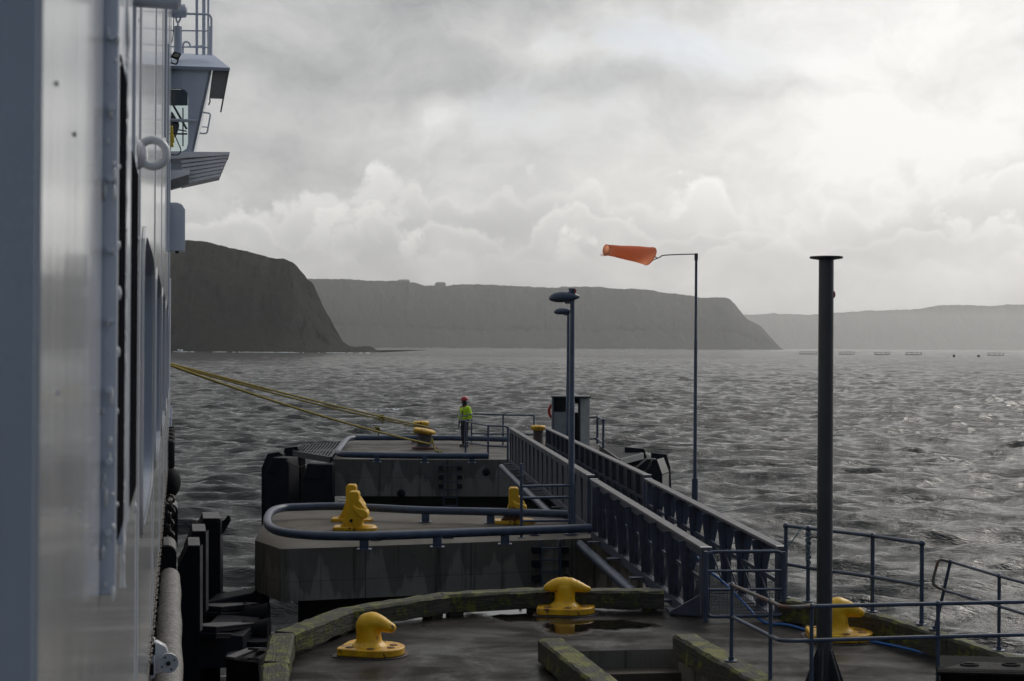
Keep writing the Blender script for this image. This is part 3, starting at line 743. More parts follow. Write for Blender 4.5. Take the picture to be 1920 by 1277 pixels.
# ------------------------------------------------------------------ far dolphin
far = thing('mooring_dolphin', 'farthest concrete mooring platform where the person in yellow stands', 'mooring platform', PZ(800, 850, ZD))
A_far, B_far = PZ(624, 861, ZD), PZ(958, 862, ZD)
slab(far, [(624, 861), (958, 862), (1120, 864), (1128, 855), (1118, 832), (1112, 822), (660, 818), (646, 824)], 1.2, M_ctop_far, M_cside)
pipe_kerb(far, [(915, 855), (797, 854.7), (700, 853.5), (650, 852), (636, 850), (634, 846), (642, 835), (650, 825), (660, 821.5), (685, 821), (780, 821), (854, 821.6), (958, 824)],
          3.52, 0.10, [(707, 854), (796, 855), (885, 855)], ZD)
underside(far, [PZ(680, 855, ZD), PZ(800, 855, ZD), PZ(920, 855, ZD), PZ(1060, 855, ZD), PZ(760, 828, ZD), PZ(980, 828, ZD)], ZD - 1.2, 0.45,
          [PZ(650, 858, ZD), PZ(1130, 860, ZD), PZ(1120, 830, ZD), PZ(660, 828, ZD)])
ladder(far, 832, 857, 864, 950, A_far, B_far, (873, 888, 903, 918, 933, 948), (878, 895, 912))
for a, b, c in ((912, 885, 0.09), (752, 925, 0.09)):
    p = PV(a, b, A_far, B_far, 0.02); MB().ball(p, 0.13, 1, 0.5, 1.0, 8).build('drain_boss', M_black, far)

# ------------------------------------------------------------------ near pier deck
K_left = [(480, 1330), (488, 1290), (490, 1241), (507, 1186), (626, 1140), (820, 1111), (1022, 1100), (1243, 1103)]
K_right = [(1476, 1121), (1656, 1150), (1800, 1192), (1995, 1258), (2300, 1390)]
TZ = 3.6
kp = [PZ(a, b, TZ) for a, b in K_left]; kr = [PZ(a, b, TZ) for a, b in K_right]
for l in (kp, kr):
    for p in l: p.z = ZD
outl = [Vector((1.9, -7, ZD)), Vector((0.75, 0, ZD)), Vector((-1.0, 8, ZD))] + kp + kr + [Vector((11, -7, ZD))]
h0, h1 = PZ(1085, 1221, ZD), PZ(1262, 1217, ZD)
back = -SU * 3.0
hole = [h0, h1, h1 + back, h0 + back]
near = thing('pier_deck', 'wet concrete pier deck in the foreground with mossy timber kerbs and a stair opening', 'pier deck', PZ(900, 1200, ZD))
pud = []
for a, b, rx, ry in ((1062, 1177, 0.42, 0.55), (905, 1132, 0.85, 0.9), (1130, 1135, 0.9, 0.5), (985, 1152, 0.75, 0.7), (1140, 1172, 0.8, 0.45), (800, 1150, 0.7, 0.5), (1040, 1120, 0.8, 0.9)):
    p = PZ(a, b, ZD) - near.location; pud.append((p.x, p.y, rx, ry))
M_deck = concrete('wet_deck_concrete', (0.021, 0.018, 0.016), (0.038, 0.034, 0.030), 0.8, wet=0.85, puddles=pud)
slab(near, None, 1.1, M_deck, M_cside, holes=[hole], pts=outl)
stp = MB(); wl = (h1 - h0)
for k in range(7):
    a = h0 - SU * (0.3 * k) - Z3 * (0.22 * (k + 1)) + wl * 0.002
    poly = [a, a + wl * 0.996, a + wl * 0.996 - SU * 0.3, a - SU * 0.3]
    MB().extr(poly, (0, 0, -0.6)).build('stair_step', M_crim, near, smooth=0)
for a in (h0, h1):
    s = -0.06 if a is h0 else 0.0
    MB().beam(a - Z3 * 1.9 + SN * s, a + back - Z3 * 1.9 + SN * s, 0.1, 1.6).build('stair_wall', M_cside, near, smooth=0)
underside(near, [Vector((-1.6, 15.2, 0)), Vector((0.5, 18.0, 0)), Vector((3.2, 18.3, 0)), Vector((5.2, 15.5, 0)), Vector((-0.6, 12, 0)), Vector((2.5, 13, 0))], ZD - 1.1, 0.45)

def kerb_timber(a, b, label, inward, wd=0.29, ht=0.24, group='timber kerbs round the near deck', gap=0.05, ztop=TZ, seed=0):
    a, b = Vector(a), Vector(b); rnd = random.Random(seed)
    d = (b - a); L = d.length; x = d.normalized(); y = Vector((-x.y, x.x, 0))
    if y.dot(inward - a) < 0: y = -y
    n = max(6, int(L / 0.12)); vs = []; fs = []
    for i in range(n + 1):
        p = a + x * (L * i / n); j = lambda s: rnd.uniform(-s, s)
        c = 0.03
        sec = [(0 + c, 0), (wd - c, 0), (wd, -c), (wd, -ht), (0, -ht), (0, -c)]
        for u, v in sec: vs.append(Vector((p.x, p.y, ztop)) + y * (u + j(0.008)) + Z3 * (v + j(0.008)))
    m = 6
    for i in range(n):
        for k in range(m): fs.append((i * m + k, i * m + (k + 1) % m, (i + 1) * m + (k + 1) % m, (i + 1) * m + k))
    fs += [tuple(range(m)), tuple(range(n * m, n * m + m))]
    t = thing('kerb_timber', label, 'timber kerb', (a.x, a.y, ZD), group)
    rz = math.atan2(x.y, x.x); t.rotation_euler.z = rz
    Q = Matrix.Rotation(-rz, 3, 'Z'); mb = MB(); o = Vector((a.x, a.y, ZD))
    mb.add([Q @ (v - o) + o for v in vs], fs); mb.build('timber', M_timber, t, smooth=30)
    for f in (0.12, 0.88):
        c = Vector((a.x, a.y, 0)) + x * (L * f) + y * (wd / 2); h = ztop - ht - ZD
        q = Q @ (Vector((c.x, c.y, ZD)) - o) + o
        MB().box(q + Z3 * (h / 2 + 0.002), (0.2, wd * 0.7, h)).build('packer', M_timber, t, smooth=0)
    return t
IN = Vector((1.5, 14.0, 0)); kz = lambda a, b: PZ(a, b, TZ)
kerb_timber(kz(486, 1325), kz(489.5, 1243), 'mossy kerb timber at the bottom left corner of the deck', IN, seed=1)
kerb_timber(kz(490, 1241), kz(507, 1187), 'short green kerb timber on the tightest part of the left curve', IN, seed=2)
kerb_timber(kz(513, 1183), kz(627, 1140), 'mossy kerb timber on the curve, second of the long ones from the left', IN, seed=3)
kerb_timber(kz(630, 1139), kz(820, 1110.5), 'greenish kerb timber behind the hooked yellow bollard at left', IN, seed=4)
kerb_timber(kz(823, 1110), kz(1021, 1100), 'weathered grey kerb timber along the deck edge, left of the T headed bollard', IN, seed=5)
kerb_timber(kz(1024, 1100), kz(1243, 1103), 'kerb timber ending beside the gangway foot behind the T headed bollard', IN, seed=6)
kerb_timber(kz(1476, 1121), kz(1655, 1150), 'kerb timber at right, between the gangway and the first joint behind the thick post', IN, wd=0.20, ht=0.275, seed=7)
kerb_timber(kz(1658, 1150.5), kz(1800, 1192), 'kerb timber carrying the end post of the seaward railing', IN, wd=0.20, ht=0.275, seed=8)
kerb_timber(kz(1803, 1193), kz(1995, 1258), 'kerb timber behind the black locker at the right edge', IN, wd=0.20, ht=0.275, seed=9)
kerb_timber(PZ(1009, 1197, TZ), PZ(1009, 1197, TZ) - SU * 3.2, 'mossy loose looking baulk left of the stair opening', IN + Vector((9, 0, 0)), 0.30, 0.27, 'baulks beside the stair opening', seed=10)
kerb_timber(PZ(1262, 1190, TZ), PZ(1262, 1190, TZ) - SU * 3.2, 'mossy baulk right of the stair opening with a rail post on it', IN + Vector((9, 0, 0)), 0.30, 0.27, 'baulks beside the stair opening', seed=11)

# ------------------------------------------------------------------ bollards
def remeshed(mb, name, mat, parent, vox=0.014, it=6):
    o = mb.build(name, mat, parent, smooth=0)
    r = o.modifiers.new('r', 'REMESH'); r.mode = 'VOXEL'; r.voxel_size = vox; r.use_smooth_shade = True
    s = o.modifiers.new('s', 'SMOOTH'); s.factor = 0.6; s.iterations = it
    dg = bpy.context.evaluated_depsgraph_get(); me = bpy.data.meshes.new_from_object(o.evaluated_get(dg))
    o.modifiers.clear(); o.data = me; me.shade_smooth(); return o
M_bolt = paint('bolt_recess', (0.20, 0.10, 0.02), (0.05, 0.03, 0.02), 20, 0.6)
def bollard_hook(loc, rz, label, kind, sc=1.0, grp='yellow bollards on the near deck'):
    t = thing('bollard', label, 'bollard', loc, grp); L = Vector(loc)
    Q = Matrix.Rotation(rz, 3, 'Z'); W = lambda x, y, z: L + Q @ Vector((x * sc, y * sc, z * sc))
    base = []
    for x, y in [(-0.34, -0.20), (-0.31, -0.27)]: base.append((x, y))
    for a in np.linspace(-90, 90, 17): base.append((0.08 + 0.30 * math.cos(R(a)), 0.27 * math.sin(R(a))))
    base += [(-0.31, 0.27), (-0.34, 0.20)]; base = [(x * 1.08, y * 1.12) for x, y in base]
    MB().extr([W(x, y, 0.015) for x, y in base], (0, 0, 0.088 * sc)).build('base_plate', M_yel2, t, bevel=0.012)
    MB().extr([W(x * 1.13, y * 1.13, 0.0) for x, y in base], (0, 0, 0.012)).build('grout_pad', M_rust, t, smooth=0)
    mb = MB()
    if kind == 'hook':
        for k in range(13):
            f = k / 12; z = 0.07 + f * 0.30; r = 0.158 - 0.006 * f + 0.075 * (1 - f) ** 7
            mb.ball(W(-0.03 - 0.02 * f, 0, z), r * sc, 1, 1, 0.45, 14)
        for x, z, r in ((-0.045, 0.365, 0.148), (0.0, 0.385, 0.140), (0.05, 0.385, 0.122), (0.10, 0.375, 0.108), (0.15, 0.36, 0.094), (0.20, 0.343, 0.08), (0.245, 0.33, 0.067)):
            mb.ball(W(x, 0, z), r * sc, 1, 1, 0.92, 16)
    else:
        for k in range(13):
            f = k / 12; z = 0.07 + f * 0.28; r = 0.138 + 0.085 * (1 - f) ** 7
            mb.ball(W(0, 0, z), r * sc, 1, 1, 0.45, 14)
        for x, z, r in ((-0.235, 0.335, 0.062), (-0.19, 0.35, 0.085), (-0.13, 0.37, 0.103), (-0.07, 0.385, 0.112), (0.0, 0.39, 0.115), (0.07, 0.385, 0.112), (0.14, 0.37, 0.098), (0.21, 0.352, 0.08), (0.27, 0.335, 0.062), (0.31, 0.33, 0.05)):
            mb.ball(W(x, 0, z), r * sc, 1, 1.0, 0.86, 16)
    remeshed(mb, 'post_and_head', M_yel, t)
    for x, y in ((-0.22, -0.19), (-0.22, 0.19), (0.06, -0.21), (0.06, 0.21), (0.27, -0.07), (0.25, 0.09)):
        c = W(x, y, 0.105); MB().lathe([(0.042 * sc, -0.004), (0.042 * sc, 0.004), (0.026 * sc, 0.010)], c, 14, 1.2, 1).build('bolt', M_bolt, t)
    return t
bollard_hook(PZ(697, 1226, ZD), R(-14), 'yellow hook headed bollard nearest the left curved kerb', 'hook', 0.98)
bollard_hook(PZ(1059, 1149, ZD), R(-6), 'yellow T headed bollard with a puddle in front of it', 'tee', 1.02)
bollard_hook(PZ(1572, 1199, ZD), R(-4), 'yellow hook headed bollard partly behind the thick dark post', 'hook', 1.05)

def lower_rust():
    m, N, b = principled('yellow_paint_rusted_low')
    tc = N.node('ShaderNodeTexCoord').outputs['Object']; z = N.node('ShaderNodeSeparateXYZ', inp={0: tc}).outputs[2]
    k = N.ramp(N.math('ADD', N.math('MULTIPLY', z, -1.2), N.noise(tc, 5, 6, 0.65)), [(0.03, 0.0), (0.20, 1.0)])
    r_ = N.mix(N.noise(tc, 9, 5, 0.6), (0.035, 0.012, 0.008), (0.16, 0.06, 0.012))
    N.l.new(N.mix(k, (0.60, 0.34, 0.006), r_), b.inputs['Base Color']); b.inputs['Roughness'].default_value = 0.45; return m
M_yelr = lower_rust()
def horn_bollard(px, py, label, mat2=None, sc=1.0, flip=1):
    """tall two-plate mooring horn, profile in the view's cross plane"""
    L = PZ(px, py, ZD); t = thing('bollard', label, 'bollard', L, 'tall horned bollards on the middle platform')
    k = 0.0106 * sc
    prof = [(-24, 0), (-17, 10), (-10, 24), (-6, 38), (-6, 66), (-3, 70), (11, 70), (14, 66), (14, 54), (20, 47), (27, 38), (29, 31), (26, 27), (22, 26), (22, 17), (20, 8), (26, 0)]
    th = 0.10
    for s in (-1, 1):
        P = [L + Vector((x * k, s * 0.085 - th / 2, 0.03 + z * k)) for x, z in prof]
        MB().extr(P, (0, th, 0)).build('horn_plate', M_yelr if mat2 else M_yel, t, bevel=0.012)
    # the pivoting hook between and in front of the plates
    hook = [(2, 46), (12, 40), (24, 38), (30, 33), (32, 26), (29, 20), (20, 20), (12, 25), (4, 34)]
    P = [L + Vector((x * k, -0.19, 0.03 + z * k)) for x, z in hook]
    MB().extr(P, (0, 0.38, 0)).build('hook', M_yel, t, bevel=0.03)
    b = [(-0.36, -0.20), (-0.36, 0.20), (0.05, 0.26), (0.05, -0.26)]
    MB().extr([L + Vector((x * sc, y, 0.0)) for x, y in b], (0, 0, 0.07)).build('base_plate', M_yel2, t, bevel=0.01)
    MB().lathe([(0.24, 0), (0.24, 0.05), (0.19, 0.09), (0.0, 0.095)], L + Vector((0.27 * sc, 0, 0)), 20, 1, 1).build('base_disc', M_yel2, t)
    MB().tube([L + Vector((0.0, -0.22, 0.20)), L + Vector((0.0, 0.22, 0.20))], 0.03, 12).build('pin', M_black, t)
    return t
horn_bollard(660, 993, 'front one of two yellow horned bollards at the left of the middle platform')
horn_bollard(655, 977, 'rear one of two yellow horned bollards at the left of the middle platform', sc=1.0)
horn_bollard(959, 981, 'yellow horned bollard with a rusty lower half beside the lamp post', mat2=1, sc=0.97)

def mushroom(px, py, label, sc=1.0, tilt=0.0, zs=1.0):
    L = PZ(px, py, ZD); t = thing('bollard', label, 'bollard', L, 'mushroom bollards on the far platform')
    MB().lathe([(0.46 * sc, 0), (0.46 * sc, 0.07), (0.42 * sc, 0.10)], L, 28, zs=zs).build('base_plate', M_rustbase, t)
    MB().lathe([(0.36 * sc, 0.09), (0.29 * sc, 0.16), (0.255 * sc, 0.30), (0.25 * sc, 0.50), (0.27 * sc, 0.60)], L, 28, zs=zs).build('body', M_rust, t)
    cap = MB().lathe([(0.27 * sc, 0.55), (0.37 * sc, 0.585), (0.405 * sc, 0.64), (0.39 * sc, 0.69), (0.33 * sc, 0.72), (0.01, 0.735)], L, 28, zs=zs)
    cap.v = [Vector((v.x, v.y, v.z - (v.x - L.x) * tilt)) for v in cap.v]
    cap.build('cap', M_yel2, t); return t
mushroom(796, 842, 'mushroom bollard with a tilted rusty cap and the lower rope round it', 1.0, 0.16)
mushroom(789, 829, 'mushroom bollard with a flat yellow cap behind the tilted one', 0.78, 0.0, 1.12)
mushroom(1009, 838, 'yellow capped bollard behind the far end of the gangway', 0.72, 0.0, 1.1)

# ------------------------------------------------------------------ gangways
def gangway(A, B, W, label, postw, n, name='gangway', H=1.06, kind=0, plate=(0.07, 0.07)):
    A, B = Vector(A), Vector(B)
    x = Vector((B.x - A.x, B.y - A.y, 0)); L = x.length; x.normalize(); y = Vector((x.y, -x.x, 0))   # y: to the right of the line
    sl = (B.z - A.z)
    root = thing(name, label, 'gangway', (A.x, A.y, A.z - H))
    P = lambda u, o, h: Vector((A.x, A.y, 0)) + x * (u * L) + y * o + Z3 * (A.z + sl * u - H + h)
    for side, o in (('l', 0.0), ('r', W)):
        s = -1 if side == 'l' else 1
        MB().beam(P(0, o, H), P(1, o, H), 0.15, 0.045).build('top_rail', M_gtop, root, bevel=0.006)
        MB().beam(P(0.002, o + s * 0.05, H - 0.065), P(0.998, o + s * 0.05, H - 0.065), 0.02, 0.085).build('rail_web', M_gang, root, smooth=0)
        MB().beam(P(0, o, 0.0), P(1, o, 0.0), 0.10, 0.16).build('bottom_chord', M_gang, root, bevel=0.006)
        MB().beam(P(0.004, o - s * 0.03, H * 0.55), P(0.996, o - s * 0.03, H * 0.55), 0.03, 0.06).build('mid_rail', M_gang, root, smooth=0)
        for i in range(n + 1):
            u = i / n; u = min(max(u, 0.012), 0.988)
            wd = postw if 0 < i < n else 0.16
            if 0 < i < n:
                a_, b_ = plate; q_ = [P(u, o - b_ * 0.6, 0.085), P(u, o + b_ * 0.6, 0.085), P(u, o + a_ * 0.45, H * 0.55), P(u, o + a_, H - 0.09), P(u, o + a_, H - 0.026), P(u, o - a_, H - 0.026), P(u, o - a_, H - 0.09), P(u, o - a_ * 0.45 - b_ * 0.3, H * 0.55)]
                MB().extr(q_, x * 0.02).build('post', M_gang, root, smooth=0)
                MB().beam(P(u, o, 0.085), P(u, o, H - 0.03), 0.022, wd, up=x).build('post_web', M_gang, root, smooth=0)
            else: MB().beam(P(u, o, 0.085), P(u, o, H - 0.03), 0.11, wd, up=x).build('post', M_gang, root, smooth=0)
            if i < n:
                u2 = (i + 1) / n
                if kind and side == 'l': MB().beam(P(u + 0.004, o - s * 0.045, H - 0.08), P(u2 - 0.004, o - s * 0.045, 0.10), 0.012, 0.15).build('brace_plate', M_gang, root, smooth=0)
                elif not kind: MB().beam(P((u + u2) / 2, o + s * 0.02, 0.08), P((u + u2) / 2, o + s * 0.02, H - 0.05), 0.006, (u2 - u) * L * 0.97, up=x).build('infill_panel', M_gdk, root, smooth=0)
                MB().beam(P(u + 0.006, o - s * 0.06, 0.10), P(u2 - 0.006, o - s * 0.06, H * 0.55), 0.012, 0.05).build('diagonal', M_gang, root, smooth=0)
            if i % 2 == 0 and 0 < i < n:
                p = P(u, o + s * 0.13, 0.0); MB().box(p, (0.16, 0.30, 0.03), rz=math.atan2(x.y, x.x)).build('ledge_plate', M_gang, root, smooth=0)
    fl = MB(); k = int(L / 0.075)
    for i in range(k):
        u = (i + 0.5) / k; fl.beam(P(u, 0.06, 0.06), P(u, W - 0.06, 0.06), 0.028, 0.035)
    for o in (0.09, W / 2, W - 0.09): fl.beam(P(0, o, 0.035), P(1, o, 0.035), 0.02, 0.03)
    fl.build('floor_grating', M_grate, root, smooth=0)
    for i in range(0, n + 1, 2):
        u = min(max(i / n, 0.02), 0.98); MB().beam(P(u, 0, -0.10), P(u, W, -0.10), 0.08, 0.10).build('cross_beam', M_gang, root, smooth=0)
    # service pipe slung under the near side
    MB().tube([P(0.10 if kind else 0.0, -0.30, -0.16), P(1.0, -0.30, -0.16)], 0.085, 14).build('service_pipe', M_steel, root)
    for o in (0.0, W):
        for u in ((0.0, 1.0) if kind else (0.0,)):
            p = P(u, o, H + 0.026); MB().box(p + x * (0.03 if u == 0 else -0.03), (0.06, 0.16, 0.006), rz=math.atan2(x.y, x.x)).build('end_cap', M_white, root, smooth=0)
    return root, P, x, y
gn, Pn, gx, gy = gangway(PD(1325, 1030, 19.5), PD(1113, 900, 27.6), 1.08, 'nearer sloping steel gangway from the wet deck to the middle platform', 0.10, 9, kind=1, plate=(0.15, 0.13))
gf, Pf, gx2, gy2 = gangway(PD(1108, 893, 28.2), PD(958, 803, 45.0), 1.14, 'farther long steel gangway between the middle and far platforms', 0.09, 17)
# foot and bearing of the near gangway
MB().box(Pn(0.015, -0.02, -0.25) , (0.22, 0.24, 0.34), rz=math.atan2(gx.y, gx.x)).build('bearing_block', M_gang, gn, bevel=0.01)
MB().box(Pn(0.015, 1.10, -0.25) , (0.22, 0.24, 0.34), rz=math.atan2(gx.y, gx.x)).build('bearing_block', M_gang, gn, bevel=0.01)
foot = [PZ(1258, 1152, ZD), PZ(1298, 1158, ZD), PZ(1300, 1140, ZD)]
a, b = PZ(1257, 1153, ZD + 0.01), PZ(1312, 1157, ZD + 0.01)
MB().extr([a, b, b + Z3 * 0.30, a + Z3 * 0.05], (0.0, 0.03, 0)).build('foot_gusset', M_gang, gn, smooth=0)
MB().extr([a, b, b + Vector((0, 0.45, 0)), a + Vector((0, 0.45, 0))], (0, 0, 0.02)).build('foot_plate', M_gang, gn, smooth=0)
# gate across the near end
gate = thing('gate', 'round cornered tubular gate with a mesh foot panel across the near end of the gangway', 'gate', PD(1397, 1155, 19.2))
gd = 19.2
fr = rcorner([PD(1326, 1120, gd), PD(1323, 1035, gd), PD(1470, 1034, gd), PD(1471, 1154, gd), PD(1323, 1157, gd), PD(1326, 1120, gd)], 0.12)
MB().tube(fr, 0.024, 10).build('frame', M_steel, gate)
for y0, y1 in ((1071, 1070), (1106, 1105)): MB().tube([PD(1324, y0, gd), PD(1469, y1, gd)], 0.018, 8).build('bar', M_steel, gate)
ms = MB()
for i in range(1, 30): ms.tube([PD(1325 + i * 4.9, 1107, gd), PD(1325 + i * 4.9, 1155, gd)], 0.0025, 4)
for i in range(1, 8): ms.tube([PD(1325, 1107 + i * 6.2, gd), PD(1470, 1107 + i * 6.2, gd)], 0.0025, 4)
ms.build('mesh_panel', M_gang, gate)
for px in (1323, 1470):
    p = PD(px, 1150, gd); MB().tube([up(p, ZD), up(p, ZD + 0.95)], 0.03, 10).build('gate_post', M_steel, gate)
# blue hose
hp = [Pn(0.98, 0.10, 0.86), Pn(0.8, 0.1, 0.80), Pn(0.6, 0.10, 0.86), Pn(0.4, 0.1, 0.82), Pn(0.25, 0.11, 0.84), Pn(0.12, 0.14, 0.78), PD(1333, 1073, 19.7), PD(1352, 1088, 19.7), PD(1375, 1110, 19.6), PD(1398, 1134, 19.5), PZ(1432, 1166, ZD + 0.02), PZ(1478, 1172, ZD + 0.02), PZ(1533, 1187, ZD + 0.02), PZ(1594, 1197, ZD + 0.02), PZ(1640, 1204, ZD + 0.02), PZ(1700, 1216, ZD + 0.02), PZ(1793, 1241, ZD + 0.02), PZ(1850, 1258, ZD + 0.02)]
tag(MB().tube(catmull(hp, 8), 0.017, 8).build('hose', M_hose, None, hp[9]), 'bright blue hose running off the gangway and across the wet deck', 'hose')
# PART_4
# ------------------------------------------------------------------ railings
def railing(name, label, posts, rails, mat=M_steel, r=0.022, rr=0.020, foot=True, rad=0.1, cat='railing', fit=True):
    """posts: (base point, top point); rails: lists of points; real tube on real feet"""
    t = thing(name, label, cat, posts[0][0])
    for b, tp in posts:
        MB().tube([b, tp], r, 10).build('post', mat, t)
        if foot: MB().lathe([(0.07, 0), (0.07, 0.012), (0.03, 0.016), (0.03, 0.05)], b, 14).build('post_foot', mat, t)
        if fit: MB().ball(tp, r * 1.55, n=8).build('fitting', mat, t)
    for L in rails:
        m2 = mat
        if isinstance(L, tuple): L, m2 = L
        MB().tube(rcorner(L, rad) if len(L) > 2 else L, rr, 10).build('rail', m2, t)
    return t
def bp(px, py, zb, zt): p = PZ(px, py, zb); return (p, up(p, zt))
R1 = [bp(1473, 1121, TZ, 4.58), bp(1515, 1128, TZ, 4.58), bp(1635.6, 1147, TZ, 4.58), bp(1728, 1171, TZ, 4.6)]
railing('railing', 'two bar blue railing on the seaward kerb, partly behind the thick post', R1,
        [[R1[0][1], R1[1][1], R1[2][1], R1[3][1]], [up(R1[0][0], 4.06), up(R1[1][0], 4.05), up(R1[2][0], 4.05), up(R1[3][0], 4.08)]], r=0.027, rr=0.024)
for tpl in R1[:1]: pass
b2 = PZ(1753, 1181, TZ); b3 = PZ(1873, 1220, TZ); t2 = PD(1782, 1053, 17.1); b4 = PZ(1990, 1262, TZ)
railing('railing', 'thin rusty tipped railing with a closed loop end and a leaning post at far right', [(b2, t2), (b3, up(b3, 4.44)), (b4, up(b4, 4.44))],
        [([PD(1772, 1107.6, 17.05), PD(1747, 1096, 17.1), PD(1760, 1047, 17.1), PD(1782, 1054, 17.1)], M_rusty),
         [t2, up(b3, 4.44), up(b4, 4.44)], [PD(1772, 1107.6, 17.05), up(b3, 4.10), up(b4, 4.10)]], r=0.02, rr=0.018, rad=0.12)
pa = PZ(1371, 1240, TZ); ta = PD(1373, 1097.5, pa.y)
q = [PD(1445, 1128, 14.6), PD(1469, 1139.5, 14.2), PD(1522, 1137, 14.3), PD(1759, 1132, 14.5), PD(1990, 1127, 14.6)]
ql = [PD(1445, 1193, 14.6), PD(1464, 1202, 14.2), PD(1522, 1201, 14.3), PD(1759, 1194, 14.5), PD(1990, 1188.5, 14.6)]
railing('handrail', 'long foreground handrail with a rusty sloping end passing in front of the thick post', [(pa, ta)] + [(up(q[i], ZD), q[i]) for i in (0, 2, 3, 4)],
        [([ta, q[0], q[1], q[2]], M_rusty), [q[2], q[3]], [q[3], q[4]], [PD(1373, 1157, pa.y), ql[0], ql[1], ql[2]], [ql[2], ql[3], ql[4]]], r=0.021, rr=0.021, rad=0.15, cat='handrail')
m1, m2 = PZ(977.6, 1008, ZD), PZ(1076, 1003, ZD); m0 = PD(977.6, 869.5, m1.y)
railing('railing', 'three bar rail between a tall thin post and the lamp post on the middle platform', [(m1, m0), (m2, up(m2, PD(1076, 905, m2.y).z))],
        [[PD(977.6, y, m1.y), PD(1076, y2, m2.y)] for y, y2 in ((912, 910), (934, 932), (977, 976))], r=0.03, rr=0.026, fit=False)
fa = [bp(873, 852, ZD, 4.42), bp(915, 860, ZD, 4.38), bp(952, 862, ZD, 4.38)]
railing('railing', 'short rounded railing in front of the person on the far platform', fa, [[fa[0][1], fa[1][1], fa[2][1], up(fa[2][0], 3.8)], [up(fa[0][0], 3.72), up(fa[1][0], 3.72), up(fa[2][0], 3.72)]], r=0.035, rr=0.03, rad=0.12, fit=False)
fb = [bp(884, 833, ZD, 4.45), bp(943, 834, ZD, 4.42), bp(1001, 835, ZD, 4.42)]
railing('railing', 'back railing of the far platform behind the person, ending near the cabinet', fb, [[fb[0][1], fb[1][1], fb[2][1]], [up(fb[0][0], 3.7), up(fb[1][0], 3.7), up(fb[2][0], 3.7)]], r=0.03, rr=0.03, fit=False)
fc = [bp(1077, 834, ZD, 4.30), bp(1120, 832, ZD, 4.33), bp(1131, 841, ZD, 4.33)]
railing('railing', 'small railing corner to the right of the grey cabinet on the far platform', fc, [[fc[0][1], fc[1][1]], [fc[1][1], fc[2][1]], [up(fc[0][0], 3.5), up(fc[1][0], 3.5), up(fc[2][0], 3.5)]], r=0.045, rr=0.04)
# teal cord wound on the railing post
cp = R1[1][0]; cords = []
for k in range(60):
    a = k * 0.75; z = 4.58 - 0.45 * k / 59 + 0.02 * math.sin(k * 1.7); cords.append(Vector((cp.x + 0.036 * math.cos(a), cp.y + 0.036 * math.sin(a), z)))
cords = [PD(1477, 1025, cp.y), PD(1490, 1008, cp.y), PD(1500, 993, cp.y), PD(1508, 990, cp.y)] + cords
M_cord = simple('pale_cord', (0.16, 0.24, 0.25), 0.7)
tag(MB().tube(cords, 0.008, 6).build('cord', M_cord, None, cp), 'pale tangled cord wound round the second railing post by the gangway', 'cord')

# ------------------------------------------------------------------ posts, lamps, windsock
pd = PZ(1545, 1290, ZD)
t = thing('steel_post', 'tall thick dark steel post with a round flange on top and fins at its foot', 'steel post', pd)
H0 = PD(1552, 484, pd.y).z
MB().tube([up(pd, ZD + 0.02), up(pd, H0)], [0.086, 0.080], 32).build('shaft', M_pole, t)
MB().lathe([(0.08, -0.02), (0.175, -0.004), (0.178, 0.0), (0.178, 0.016), (0.01, 0.018)], up(pd, H0), 36).build('top_flange', M_pole, t)
MB().lathe([(0.26, 0), (0.26, 0.03), (0.01, 0.031)], up(pd, ZD), 30).build('base_plate', M_pole, t)
for k in range(6):
    a = R(60 * k + 12); dx = Vector((math.cos(a), math.sin(a), 0)); c = up(pd, ZD + 0.03); sdv = Vector((-dx.y, dx.x, 0)) * 0.012
    MB().extr([c + dx * 0.07 - sdv / 2, c + dx * 0.24 - sdv / 2, c + dx * 0.08 - sdv / 2 + Z3 * 0.42], sdv).build('fin', M_pole, t, smooth=0)
MB().ball(up(pd, PD(1545, 552, pd.y).z) + Vector((0.083, 0.0, 0)), 0.02, 1, 1, 2).build('tag_ring', M_red, t)

